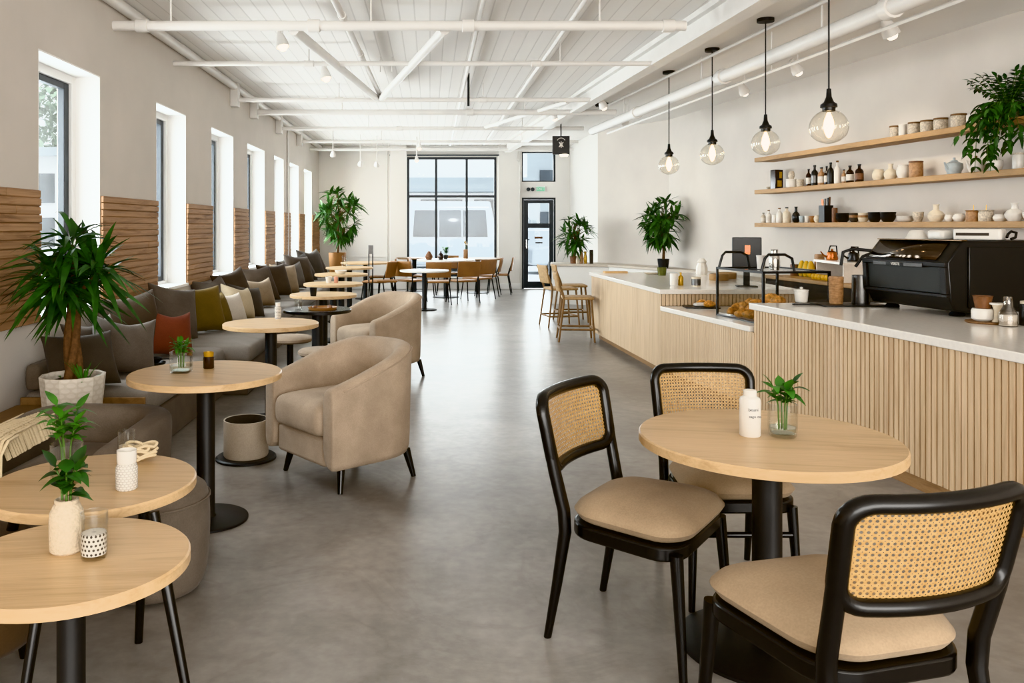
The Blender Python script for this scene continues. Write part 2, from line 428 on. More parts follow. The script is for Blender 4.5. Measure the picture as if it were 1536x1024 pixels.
# left windows: white reveal frame, dark sash, glass, sill
for i, (a, b) in enumerate(WD):
    t = thing('window_%d' % (i+1), 'x', 'window', (XL, a, WZ0)); del t['label'], t['category']; struct(t); L, Hh = b-a, WZ1-WZ0
    f = MB(); x0, x1 = -.27, -.19
    f.lo(x0, x1, 0, .075, 0, Hh); f.lo(x0, x1, L-.075, L, 0, Hh); f.lo(x0, x1, .075, L-.075, Hh-.075, Hh); f.lo(x0, x1, .075, L-.075, 0, .06)
    f.build('window_frame', 'white', t, bev=.004)
    s = MB(); x0, x1 = -.265, -.215; q = .075
    s.lo(x0, x1, q, q+.07, .06, Hh-q); s.lo(x0, x1, L-q-.085, L-q, .06, Hh-q); s.lo(x0, x1, q+.07, L-q-.085, Hh-q-.05, Hh-q); s.lo(x0, x1, q+.07, L-q-.085, .06, .11)
    sa = s.build('sash', 'frame', t, bev=.003)
    MB().lo(-.245, -.24, q+.06, L-q-.07, .1, Hh-q-.04).build('pane', 'pane', sa)
    MB().lo(-.19, .03, -.0, L+.0, 0, .03).build('sill', 'white', t, bev=.004)
    rv = MB(); rv.lo(-.19, -.001, L-.012, L, .03, Hh); rv.lo(-.19, -.001, 0, .012, .03, Hh); rv.lo(-.19, -.001, .012, L-.012, Hh-.012, Hh); rv.build('reveal', 'white', t)
# back window
t = thing('window_8', 'x', 'window', (0, YB+.06, 0)); del t['label'], t['category']; struct(t)
f = MB(); ww = .058
for x in (BX0+ww/2, -.546+.66+.03, .86, BX1-ww/2): f.lo(x-ww/2, x+ww/2, -.03, .03, BZ0, BZ1)
for z in (BZ0+ww/2, 2.16, BZ1-ww/2): f.lo(BX0, BX1, -.028, .028, z-ww/2, z+ww/2)
f.build('window_frame', 'frame', t, bev=.003); MB().lo(BX0, BX1, -.004, .004, BZ0, BZ1).build('pane', 'pane', t)
MB().lo(BX0-.4, BX1+.05, -.18, -.1, BZ1+.02, BZ1+.05).build('blind_rail', 'frame', t)
MB().lo(BX0, BX1, -.2, -.03, BZ0-.03, BZ0).build('sill', 'white', t)
t = thing('window_9', 'x', 'window', (0, YB+.06, 0)); del t['label'], t['category']; struct(t)
f = MB(); f.lo(DX0, DX0+.03, -.03, .03, TZ0, TZ1); f.lo(DX1-.05, DX1, -.03, .03, TZ0, TZ1); f.lo(DX0, DX1, -.03, .03, TZ0, TZ0+.03); f.lo(DX0, DX1, -.03, .03, TZ1-.03, TZ1)
f.build('window_frame', 'frame', t); MB().lo(DX0, DX1, -.004, .004, TZ0, TZ1).build('pane', 'pane', t)
# glazed entrance door
t = thing('door_1', 'x', 'door', (DX0, YB+.05, 0)); del t['label'], t['category']; struct(t); W = DX1-DX0
f = MB(); f.lo(0, .045, -.05, .05, 0, DZ1); f.lo(W-.045, W, -.05, .05, 0, DZ1); f.lo(.045, W-.045, -.05, .05, DZ1-.05, DZ1); f.build('door_frame', 'frame', t, bev=.004)
f = MB(); f.lo(.05, .15, -.03, .02, .01, DZ1-.055); f.lo(W-.15, W-.05, -.03, .02, .01, DZ1-.055); f.lo(.15, W-.15, -.03, .02, .01, .17); f.lo(.15, W-.15, -.03, .02, 1.42, 1.53); f.lo(.15, W-.15, -.03, .02, 2.0, DZ1-.055)
leaf_ = f.build('door_leaf', 'frame', t, bev=.004); t = leaf_
MB().lo(.15, W-.15, -.008, -.002, .17, 1.42).build('pane', 'pane', t); MB().lo(.15, W-.15, -.008, -.002, 1.53, 2.0).build('pane', 'pane', t)
MB().tube([(.1, -.03, .95), (.1, -.08, .95), (.1, -.08, 1.15), (.1, -.03, 1.15)], .012, 8).build('door_handle', 'chrome', t)
MB().lo(.3, W-.3, -.012, -.009, 1.17, 1.22).add([], []).build('door_sticker', 'brownc', t); MB().lo(.32, W-.3, -.012, -.009, 1.06, 1.09).build('door_sticker', 'greyd', t)
# exit sign and emergency light above the door
t = thing('exit_sign', 'small green glowing exit sign above the black entrance door', 'sign', (2.49, YB, 2.27))
MB().lo(-.02, .2, -.04, 0, 0, .125).build('housing', 'white', t, bev=.004)
face_ = MB().lo(-.005, .185, -.044, -.04, .012, .112).build('sign_face', 'exitg', t)
def text(s, size, mat, parent, loc, rot, ext=.001, name='lettering'):
    cu = bpy.data.curves.new('txt', 'FONT'); cu.body = s; cu.size = size; cu.extrude = ext; cu.align_x = 'CENTER'; cu.align_y = 'CENTER'
    o = bpy.data.objects.new('txt', cu); me = bpy.data.meshes.new_from_object(o); bpy.data.objects.remove(o)
    me.materials.clear(); me.materials.append(M[mat]); m = bpy.data.objects.new(name, me); COL.objects.link(m)
    m.location = loc; m.rotation_euler = rot; m.parent = parent; return m
text('EXIT', .085, 'white', face_, (.09, -.0455, .062), (pi/2, 0, 0))
t = thing('emergency_light', 'small twin head emergency lamp beside the green exit sign', 'light', (2.32, YB, 2.31))
MB().lo(-.04, .1, -.05, 0, -.03, .04).build('housing', 'white', t, bev=.008)
for dx in (-.03, .07): MB().lathe([(0, 0), (.035, 0), (.045, .05), (0, .06)], n=14, mtx=Matrix.Translation((dx, -.05, .01)) @ Matrix.Rotation(pi/2, 4, 'X')).build('lamp_head', 'frame', t)

# ceiling steel: long beam, pipes, bracing
bm = MB(); a, b = Vector((2.16, 10.9, 0)), Vector((2.62, 3.0, 0)); dv = (b-a).normalized(); a2 = a - dv*7.6
nn = Vector((-dv.y, dv.x, 0))
for off, z0, z1 in ((0, 3.1, 3.13), (0, 3.29, 3.34)):
    q = [(p + nn*s) for p, s in ((a2, -.07), (b, -.07), (b, .07), (a2, .07))]; bm.prism([(p.x, p.y) for p in q], z0, z1)
q = [(p + nn*s) for p, s in ((a2, -.012), (b, -.012), (b, .012), (a2, .012))]; bm.prism([(p.x, p.y) for p in q], 3.13, 3.29)
tag(bm.build('ceiling_beam', 'pipe'), 'long white steel ceiling beam running the length of the room beside the pendant lamps', 'beam')
def pipe(label, pts, r, joints=(), hang=()):
    t = thing('ceiling_pipe', label, 'pipe', pts[0], 0, 'white pipes and braces under the ceiling'); P0 = Vector(pts[0]); P = [Vector(p)-P0 for p in pts]
    MB().tube(P, r, 14).build('tube', 'pipe', t)
    d = P[-1]
    for j in joints:
        c = d*j; u = d.normalized()*.05; MB().cyl(c-u, c+u, r*1.28, n=14).build('coupling', 'pipe', t, bev=.004)
    for j in hang:
        c = d*j; MB().cyl(c, (c.x, c.y, ZC-P0.z), .008, n=8).build('hanger', 'pipe', t)
    return t
zp = 3.12
pipe('thickest white pipe crossing the ceiling, nearest of the crossing pipes', [(-2.6, 6.85, zp), (2.1, 6.85, zp)], .042, (.05, .35, .62, .97), (.1, .45, .85))
pipe('thin white pipe crossing the ceiling, second of the crossing pipes', [(-2.6, 8.45, zp), (2.3, 8.45, zp)], .026, (.28, .75), (.28, .8))
pipe('thin white pipe crossing the ceiling close behind the bracing joint', [(-2.6, 10.9, zp), (2.1, 10.9, zp)], .03, (.3, .7), (.3, .7))
pipe('thick white pipe crossing the ceiling just behind the bracing joint', [(-2.6, 12.1, zp), (2.7, 12.1, zp)], .042, (.6,), (.25, .75))
pipe('white crossing pipe in line with the black hanging sign', [(-2.6, 14.1, zp), (2.6, 14.1, zp)], .035, (.4,), (.3, .8))
pipe('white crossing pipe behind the black hanging sign', [(-2.6, 16.3, zp), (2.9, 16.3, zp)], .03, (), (.3, .8))
pipe('white crossing pipe closest to the end wall', [(-2.6, 18., zp), (3.1, 18., zp)], .03, (), (.3, .8))
pipe('white diagonal ceiling brace sloping in from the window side', [(-1.13, 6.9, 3.1), (-.7, 10.7, 3.12)], .045)
pipe('white diagonal ceiling brace sloping in from the counter side', [(.12, 6.9, 3.1), (-.62, 10.7, 3.12)], .042)
pipe('slim white conduit between the two ceiling braces', [(-.75, 4.6, 3.19), (-.65, 10.7, 3.17)], .028, (.36, .6))
pipe('white diagonal brace under the far half of the ceiling', [(.9, 14.2, 3.14), (1.85, 11.2, 3.14)], .03)
pipe('white lengthwise conduit over the room centre', [(.42, 5., 3.26), (.45, 18.5, 3.26)], .02, (.3,), (.1, .5))
pipe('white lengthwise conduit between room centre and long beam', [(1.25, 5., 3.28), (1.2, 18.5, 3.28)], .02, (.4,))
tag(MB().cyl((.47, 10.2, 2.94), (.47, 10.2, ZC), .014, n=8).build('ceiling_rod', 'blackm'), 'short black rod hanging from the ceiling near the bracing joint', 'rod')
for i, x in enumerate((-.55, -.42)):
    tag(MB().cyl((x, 9.2, 3.17), (x, 9.2, ZC), .006, n=6).build('hanger_rod', 'pipe'), ('thin white hanger rod over the bracing joint, window side of the pair', 'thin white hanger rod over the bracing joint, counter side of the pair')[i], 'rod')
# big round duct over the counter with a light track below it
t = pipe('large white round duct running over the counter with an open end', [(2.65, 13.6, 3.02), (3.52, 2.6, 3.02)], .065, (.2, .45, .7), (.15, .4, .62, .85)); t.name = 'round_duct'; t['category'] = 'duct'; del t['group']
t = thing('light_track', 'slim white light track running beside the large round duct', 'track', (2.85, 13.4, 2.96))
MB().tube([(0, 0, 0), (.86, -10.8, 0)], .016, 4).build('rail', 'pipe', t)
for k in (.1, .5, .9): MB().cyl((.86*k, -10.8*k, 0), (.86*k, -10.8*k, ZC-2.96), .008, n=6).build('hanger', 'pipe', t)
pipe('slim white conduit above the pendant lamp canopies', [(2.55, 13.5, 3.27), (3.3, 5., 3.27)], .018)

def spot(label, loc, aim=(0, 0, -1), s=1., on=True):
    t = thing('ceiling_spotlight', label, 'spotlight', loc, 0, 'white spotlights under the ceiling'); q = Vector(aim).normalized().to_track_quat('-Z', 'Y').to_matrix().to_4x4()
    MB().lathe([(0, .13*s), (.02*s, .13*s), (.03*s, .1*s), (.055*s, .02*s), (.06*s, -.02*s), (.052*s, -.02*s), (.045*s, .0), (0, .0)], n=18, mtx=q).build('shade', 'pipe', t)
    MB().cyl((0, 0, .1*s), (0, 0, ZC-loc[2]), .009, n=8).build('stem', 'pipe', t)
    MB().lathe([(0, -.055*s), (.026*s, -.047*s), (.043*s, -.018*s), (.046*s, .004), (0, .006)], n=16, mtx=q).build('lens', 'lampg', t)
    if on:
        l = bpy.data.lights.new('spot', 'SPOT'); l.energy = on; l.spot_size = radians(95); l.spot_blend = .7; l.color = (1, .88, .72); l.shadow_soft_size = .05
        o = bpy.data.objects.new('spot_lamp', l); COL.objects.link(o); o.parent = t; o.matrix_local = Matrix.Translation(q @ Vector((0, 0, -.04*s))) @ q
    return t
spot('white cone spotlight hanging near the thickest crossing pipe', (-1.4, 7.9, 3.19), (.25, -.2, -1), 1.1, 30)
spot('white cone spotlight below the second crossing pipe', (-1.2, 9.6, 3.19), (.25, -.2, -1), 1.1, 30)
spot('white spotlight washing the end wall above the potted tree, window side', (-1.85, 15.9, 2.83), (-.1, .8, -.6), .9, 25)
spot('white spotlight washing the end wall above the potted tree, door side', (-1.42, 17.0, 2.73), (-.2, .8, -.55), .9, 40)
spot('white spotlight aimed at the end wall near its pilaster', (-1.1, 17.3, 2.74), (.0, .85, -.4), 1.0, 30)
spot('white spotlight hanging in front of the tall window, lower of two', (-.28, 17.5, 2.85), (0, -.3, -1), .8, 20)
spot('white spotlight hanging in front of the tall window, upper of two', (-.2, 15.6, 2.93), (0, -.3, -1), .8, 20)
spot('white spotlight beside the long beam above the far bar end', (2.33, 11.2, 3.08), (.5, .3, -1), 1., 40)
spot('white spotlight beside the long beam toward the tall window', (1.85, 12.4, 3.08), (.3, .2, -1), .9, 25)
spot('white track spotlight over the wall shelves, nearest the coffee machine', (3.87, 7.0, 3.1), (.6, .2, -1), 1.2, 70)
spot('white track spotlight over the wall shelves, above their far end', (3.66, 8.3, 3.02), (.7, .2, -1), 1., 65)
spot('white track spotlight over the bare wall beside the shelves', (3.62, 9.6, 3.02), (.7, .5, -1), 1., 45)
spot('white track spotlight above the tree on the far ledge', (3.0, 12.8, 3.06), (.5, .8, -1), 1., 45)
tag(MB().lathe([(0, ZC-.05), (.09, ZC-.05), (.11, ZC-.02), (.11, ZC-.001), (0, ZC-.001)], (2.62, 12.7, 0), 20).build('smoke_detector', 'blackm'), 'round dark ceiling fitting beside the open end of the round duct', 'ceiling fitting')

# pendants
def pendant(loc, r, label):
    t = thing('pendant_lamp', label, 'pendant lamp', loc, 0, 'clear glass pendant lamps over the counter'); up = ZC-loc[2]
    MB().lathe([(0, up), (.075, up), (.075, up-.03), (.012, up-.035), (0, up-.035)], n=24).build('canopy', 'blackm', t)
    MB().cyl((0, 0, r+.12), (0, 0, up-.03), .006, n=8).build('cord', 'blackm', t)
    MB().lathe([(0, r+.14), (.014, r+.14), (.018, r+.085), (.032, r+.05), (.052, r+.035), (.054, r+.015), (.042, r+.012), (.04, r-.012), (0, r-.012)], n=20).build('socket', 'black', t)
    pr = [(.04, r*.99)] + [(r*1.04*sin(a)*(1 if a < 1.9 else 1.03), r*cos(a)*(1 if a < 2 else .93)) for a in [.42+i*.16 for i in range(16)]] + [(.02, -r*.93), (0, -r*.93)]
    MB().lathe(pr, n=36).build('globe', 'globe', t, ang=80)
    MB().lathe([(0, -.075), (.014, -.066), (.03, -.025), (.034, .012), (.03, .045), (.02, .07), (.013, .085), (.013, r-.02), (0, r-.02)], n=20).build('bulb', 'bulb', t, sub=2, ang=180)
    l = bpy.data.lights.new('bulb', 'POINT'); l.energy = 11; l.color = (1, .78, .52); l.shadow_soft_size = .04
    o = bpy.data.objects.new('bulb_lamp', l); COL.objects.link(o); o.parent = t; o.location = (0, 0, 0)
for loc, lb in (((2.68, 5.6, 2.14), 'clear globe pendant lamp hanging in front of the coffee machine, nearest in the row'), ((3.02, 7.5, 2.22), 'clear globe pendant lamp hanging at the far end of the wall shelves'),
                ((2.97, 8.77, 2.225), 'clear globe pendant lamp hanging above the pastry case, third in the row'), ((2.885, 10.06, 2.205), 'clear globe pendant lamp at the far end of the row, by the tree')):
    pendant(loc, .118, lb)
# black hanging sign
t = thing('hanging_sign', 'square black sign with a pale emblem hanging from the ceiling near the door', 'sign', (2.2, 14., 2.67), -.03)
MB().box((0, 0, .155), (.285, .05, .31)).build('board', 'black', t, bev=.004)
MB().cyl((0, 0, .31), (0, 0, ZC-2.67), .01, n=8).build('rod', 'blackm', t)
e = MB(); e.tube([(.075*sin(a), -.027, .2+.075*cos(a)) for a in [-1.05+i*.21 for i in range(11)]], .005, 6)
for a in (.7, -.7, 2.4, -2.4, 0, pi): e.tube([(0, -.027, .165), (.055*sin(a), -.027, .165+.055*cos(a))], [.014, .006], 6)
e.lathe([(0, 0), (.022, 0), (.022, .004), (0, .004)], n=12, mtx=Matrix.Translation((0, -.026, .165)) @ Matrix.Rotation(pi/2, 4, 'X'))
e.build('emblem', 'label', t)
MB().lathe([(0, -.03), (.06, -.03), (.07, 0), (0, 0)], c=(.05, -.0, 0), n=20).build('lamp', 'lampg', t)
# conduits on the end wall
tag(MB().tube([(-1.0, YB-.02, .1), (-1.0, YB-.02, 2.9), (-1.0, YB-.02, ZC)], .012, 8).build('wall_conduit', 'pipe'), 'thin pale conduit running up the end wall beside the pilaster', 'conduit')
tag(MB().tube([(2.08, YB-.14, 1.9), (2.08, YB-.14, 2.95), (2.02, YB-.14, 3.0), (2.02, YB-.14, ZC)], .012, 8).build('wall_conduit', 'pipe'), 'thin pale conduit running up beside the entrance door', 'conduit')
tag(MB().tube([(XL+.02, 14.9+.25, .5), (XL+.02, 15.15, ZC)], .018, 8).build('wall_conduit', 'pipe'), 'thin pale conduit running up the window wall between two far windows', 'conduit')
struct(MB().lo(XL+.005, -.95, YB-.02, YB, .74, .765).build('trim_20', 'wallw'))
for i, y in enumerate((10.9, 12.1, 14.1, 16.3)): struct(MB().lo(XL, XL+.1, y-.07, y+.07, zp-.09, ZC).build('trim_%d' % (21+i), 'pipe', bev=.006))
struct(MB().tube([(XL+.05, -2, ZC-.05), (XL+.05, YB, ZC-.05)], .05, 10).build('trim_30', 'pipe'))
# ------------------------------------------------------------------ tables
def round_table(label, loc, r, h=.74, th=.034, col=.045, base=.21, top='oak', name='round_table', cat='table', group=None):
    t = thing(name, label, cat, loc, random.uniform(-.3, .3), group)
    MB().lathe([(0, h-th), (r-.012, h-th), (r, h-th+.004), (r, h-.005), (r-.005, h), (0, h)], n=72).build('tabletop', top, t, ang=30)
    MB().lathe([(0, .012), (col*1.25, .012), (col, .03), (col, h-th-.02), (col*2.6, h-th-.012), (col*2.6, h-th), (0, h-th)], n=28).build('column', 'blackm', t)
    MB().lathe([(0, 0), (base, 0), (base, .01), (base-.01, .015), (col*1.3, .02), (0, .02)], n=48).build('base_plate', 'blackm', t)
    return t
TABLE = (1.185, 2.93, 0)
round_table('large pale oak round table with three cane chairs around it', TABLE, .438, .74, .036, .05, .3)
round_table('round oak pedestal table beside the nearer beige armchair, glass of greenery on it', (-1.13, 4.2, 0), .378)
round_table('round oak pedestal table between the two beige armchairs, slim jar on it', (-1.21, 6.34, 0), .36)
round_table('round dark glossy table with a tray, beside the farther beige armchair', (-1.0, 7.4, 0), .3, .74, .03, .05, .2, 'lacq')
G = 'oak tables along the bench toward the end wall'
round_table('round oak table by the bench with a black cup on it', (-1.15, 9.0, 0), .36, group=G)
round_table('round oak table by the bench with a white cup and pink candle on it', (-1.24, 10.7, 0), .38, group=G)
round_table('round oak table by the bench with a low white bowl on it', (-1.36, 12.8, 0), .41, group=G)
round_table('round oak table by the bench with a clear carafe on it', (-1.43, 14.8, 0), .42, group=G)
round_table('bare round oak table by the bench, farthest from the plant pot', (-1.3, 16.8, 0), .5, group=G)
# the two near side tables
TA, TB, ZT = (-.93, 2.16, 0), (-1.135, 2.81, 0), .62
t = round_table('small pale oak round side table with a textured cream vase on it', TA, .298, ZT, .034, .035, .2)
t = thing('round_side_table', 'small pale oak round side table with a white knit jar on it', 'table', TB)
MB().lathe([(0, ZT-.034), (.325, ZT-.034), (.335, ZT-.03), (.335, ZT-.005), (.33, ZT), (0, ZT)], n=72).build('tabletop', 'oak', t, ang=30)
MB().lathe([(0, ZT-.05), (.2, ZT-.05), (.2, ZT-.034), (0, ZT-.034)], n=40).build('top_bracket', 'blackm', t)
for (bx, by, tx, ty) in ((.42, -.31, .27, -.21), (.1, .15, .14, .1), (-.05, -.42, -.02, -.26), (-.42, .05, -.25, .03)):
    MB().tube([(bx, by, 0), (tx, ty, ZT-.034)], [.014, .02], 14).build('leg', 'lacq', t)

# ------------------------------------------------------------------ cane chairs
def cane_chair(label, loc, rz):
    t = thing('cane_chair', label, 'chair', loc, rz, 'black cane back chairs at the oak table')
    hw = lambda z: .207 + (z-.45)*.055
    def bp(x, z): u = x/.24; return (x*hw(z)/.225, -.205-(z-.45)*.19-.05*(1-u*u), z)
    lp = [bp(x, z) for x, z in rrect(.225, .128, .055, 6, 0, .748)]
    fine = []
    for i in range(len(lp)):
        a, b = Vector(lp[i]), Vector(lp[(i+1) % len(lp)]); k = max(1, int((b-a).length/.04))
        ax, az = a.x, a.z
        for j in range(k):
            p = a.lerp(b, j/k); z = p.z; x = p.x*.225/hw(z); fine.append(bp(x, z))
    MB().tube(fine, .0225, 12, closed=True).build('back_frame', 'lacq', t)
    rows, uv = [], []
    for i in range(9):
        z = .632+.232*i/8; rows.append([bp(-.212+.424*j/16, z) for j in range(17)]); uv.append([(.43*j/16, .236*i/8) for j in range(17)])
    MB().grid(rows, uv=uv).build('cane_panel', 'cane', t)
    for s in (-1, 1):
        q = [bp(s*.225, z) for z in (.62, .7, .78)]
        MB().tube([(s*.21, -.275, 0), (s*.206, -.24, .2), (s*.205, -.208, .40), (s*.207, -.212, .48), q[0], q[1], q[2]], [.0135, .018, .022, .0225, .022, .021, .016], 12).build('leg', 'lacq', t)
        MB().tube([(s*.222, .225, 0), (s*.205, .195, .41)], [.0135, .022], 12).build('leg', 'lacq', t)
    tp = lambda m: [setattr(m, 'v', [(x*(1.0+.1*(y/.2)), y, z) for x, y, z in m.v]), m][1]
    tp(MB().prism(rrect(.222, .215, .1, 8), .385, .435)).build('seat_frame', 'lacq', t, bev=.008)
    tp(cushion(MB(), .226, .228, .432, .512,   .12, .046, .034, 8, 0, .008)).build('seat_cushion', 'seatf', t, sub=1, ang=180)
    return t
cane_chair('black cane back chair standing side-on at the aisle side of the oak table', (.785, 3.03, 0), radians(-126)).scale = (1.13, 1, .975)
c2 = cane_chair('black cane back chair facing us from behind the oak table', (1.21, 3.42, 0), radians(180)); c2.scale = (.93, 1, .96)
MB().cyl((-.215, .208, .3), (.215, .208, .3), .012, n=10).build('stretcher', 'lacq', c2)
cane_chair('black cane back chair with its woven back toward us, in front of the oak table', (1.08, 2.235, 0), radians(14.5)).scale = (1.07, 1.14, .985)

# ------------------------------------------------------------------ beige tub armchairs
def tub_chair(name, label, loc, rz, W=.38, D=.37, zb=.14, zf=.60, zt=.81, th=.105, mat='tub', legs=True, group=None, seat=(.30, .49), rf=.86):
    t = thing(name, label, 'armchair', loc, rz, group)
    o = W - th/2; rad = min(W, D)*rf; P = []
    yf = D-.02
    nA, nB, nC = 6, 9, 6
    for i in range(nA): P.append((-o, yf - (yf-(-D+th/2+rad))*i/nA))
    for i in range(nB): a = pi + pi/2*i/nB; P.append((-o+rad+rad*cos(a), -D+th/2+rad+rad*sin(a)))
    for i in range(nC): P.append((-(o-rad) + 2*(o-rad)*i/nC, -D+th/2))
    for i in range(nB+1): a = 1.5*pi + pi/2*i/nB; P.append((o-rad+rad*cos(a), -D+th/2+rad+rad*sin(a)))
    for i in range(1, nA+1): P.append((o, (-D+th/2+rad) + (yf-(-D+th/2+rad))*i/nA))
    k = len(P); rows = []
    cum = [0]
    for a, b in zip(P, P[1:]): cum.append(cum[-1]+math.hypot(b[0]-a[0], b[1]-a[1]))
    for i, (x, y) in enumerate(P):
        a = P[max(0, i-1)]; b = P[min(k-1, i+1)]; tx, ty = b[0]-a[0], b[1]-a[1]; L = math.hypot(tx, ty); nx, ny = ty/L, -tx/L   # toward the inside? sign fixed below
        if nx*x + ny*(y+.05) < 0 : nx, ny = -nx, -ny
        s = cum[i]/cum[-1]; u = min(1, min(s, 1-s)/.36); e = u*u*(3-2*u); h = zf + (zt-zf)*(.62*u+.38*e); r = th/2; row = []
        endk = 1.
        lean = .03*e
        for q, z in ((r*.7, zb), (r, zb+.02), (r, zb+.18), (r+.4*lean, h-.09), (r*.95+lean*.5, h-.035), (r*.7+lean*.5, h-.012), (0+lean*.5, h), (-r*.7+lean*.5, h-.012), (-r*.97+lean*.4, h-.04), (-r, h-.1), (-r-.0, zb+.18), (-r, zb+.02)):
            row.append((x+nx*q, y+ny*q, z))
        rows.append(row)
    def shrink(row, d):
        c = Vector((sum(p[0] for p in row), sum(p[1] for p in row), sum(p[2] for p in row)))/len(row)
        return [tuple(c + (Vector(p)-c)*d + Vector((0, .02 if d < .95 else .012, 0))) for p in row]
    rows = [shrink(rows[0], .86), shrink(rows[0], .965)] + rows + [shrink(rows[-1], .965), shrink(rows[-1], .86)]
    m = MB().grid(rows, True); n = 12; e0 = (len(rows)-1)*n
    m.f += [tuple(range(n-1, -1, -1)), tuple(e0+j for j in range(n))]
    m.f = [tuple(reversed(f)) for f in m.f]
    m.build('shell', mat, t, sub=1, ang=60)
    if legs: MB().tube([rw_[4] for rw_ in rows[3:-3]], .0045, 6).build('piping', mat, t)
    i = o-th/2
    pts = rrect(i+.01, D-.07, .05, 5, 0, .05)
    MB().prism(pts, zb+.01, seat[0]+.01).build('seat_base', mat, t, bev=.02, bseg=3)
    cushion(MB(), i-.004, D-.045, seat[0]+.005, seat[1], .07, .05, .025, 6, 0, .065).build('seat_cushion', mat, t, sub=1, ang=180)
    if legs:
        for sx in (-1, 1):
            for sy in (-1, 1):
                MB().tube([(sx*(W-.075), sy*(D-.1), 0), (sx*(W-.11), sy*(D-.13), zb+.02)], [.014, .025], 12).build('leg', 'lacq', t)
    return t
TG = 'beige tub armchairs by the bench tables'
tub_chair('tub_armchair', 'beige tub armchair on black legs, nearer of the two', (-.485, 4.98, 0), radians(130), .37, .36, zt=.785, group=TG)
tub_chair('tub_armchair', 'beige tub armchair beside the dark glossy table, farther of the two', (-.47, 8.25, 0), radians(130), .385, .37, group=TG)
# grey armchair with the rope throw
tub_chair('lounge_armchair', 'warm grey low armchair with a fringed rope throw over its arm', (-1.66, 3.93, 0), radians(176), .37, .37, .05, .53, .575, .14, 'grey', False, rf=.4, seat=(.22, .40))
th = MB()
for i in range(22):
    y = 3.72 + i*.023; j = random.uniform(-.006, .006)
    y -= .1; th.tube([(-1.83+j, y, .46), (-1.86, y+j, .535), (-1.93, y, .553), (-2.0, y+j, .545), (-2.04, y, .45)], .0085, 5)
for i in range(10):
    y = 3.66 + i*.012; x = -2.02 + i*.022
    th.tube([(x, 3.68, .552), (x+.003, 3.59, .549), (x+random.uniform(-.008, .008), 3.545, .5), (x+random.uniform(-.01, .01), 3.54, .30+random.uniform(-.03, .03))], .0085, 5)
for i in range(4): th.tube([(-1.85-i*.05, 3.62, .552), (-1.85-i*.05, 4.1, .552)], .006, 5)
tag(th.build('rope_throw', 'rope'), 'cream rope throw with long fringe draped over the grey armchair arm', 'throw')
# poufs and stools
def pouf(name, label, loc, r, h, mat, legs=0.):
    t = thing(name, label, 'pouf', loc)
    MB().lathe([(0, legs), (r*.78, legs), (r*.9, legs+.03), (r*.98, legs+.12), (r, h*.6), (r*.99, h-.06), (r*.93, h-.015), (r*.8, h), (0, h+.012)], n=40).build('cushion_body', mat, t, sub=1)
    MB().tube([(r*.985*cos(a), r*.985*sin(a), h-.055) for a in [2*pi*i/40 for i in range(40)]], .005, 6, closed=True).build('piping', mat, t.children[0] if t.children else t)
    if legs:
        for i in range(4): a = pi/4+i*pi/2; MB().cyl((r*.72*cos(a), r*.72*sin(a), 0), (r*.66*cos(a), r*.66*sin(a), legs+.02), .013, .02, 10).build('leg', 'lacq', t)
    return t
pouf('pouf', 'round grey upholstered pouf half hidden behind the side tables', (-1.13, 3.4, 0), .228, .43, 'grey')
pouf('leg_pouf', 'dark brown round pouf on short black legs under the side tables', (-1.53, 2.72, 0), .27, .44, 'brownf', .11)
def drum_stool(label, loc, r=.2, h=.45):
    t = thing('drum_stool', label, 'stool', loc)
    MB().lathe([(0, h-.05), (r-.02, h-.05), (r, h-.035), (r, h-.015), (r-.02, h), (0, h+.004)], n=40).build('seat', 'tub', t)
    MB().lathe([(0, .015), (.035, .015), (.03, .05), (.03, h-.06), (.1, h-.05), (0, h-.05)], n=20).build('column', 'blackm', t)
    MB().lathe([(0, 0), (r*.85, 0), (r*.85, .012), (0, .016)], n=36).build('base_plate', 'blackm', t)
drum_stool('round beige topped stool beside the dark glossy table', (-.9, 6.95, 0))
drum_stool('round beige topped stool against the bench behind the slim jar table', (-1.3, 7.75, 0), .21)
t = thing('bucket', 'beige cylindrical bucket with a dark inside standing on a black floor disc', 'bucket', (-1.17, 5.3, 0))
MB().lathe([(0, .02), (.135, .02), (.14, .03), (.14, .25), (.132, .25), (.13, .05), (0, .05)], n=36).build('body', 'bucket', t)
MB().lathe([(0, 0), (.19, 0), (.19, .012), (.18, .02), (0, .02)], n=40).build('base_plate', 'blackm', t)
MB().lathe([(0, .052), (.129, .052), (.1315, .249), (.1285, .249), (.126, .056), (0, .056)], n=36).build('lining', 'greyd', t)

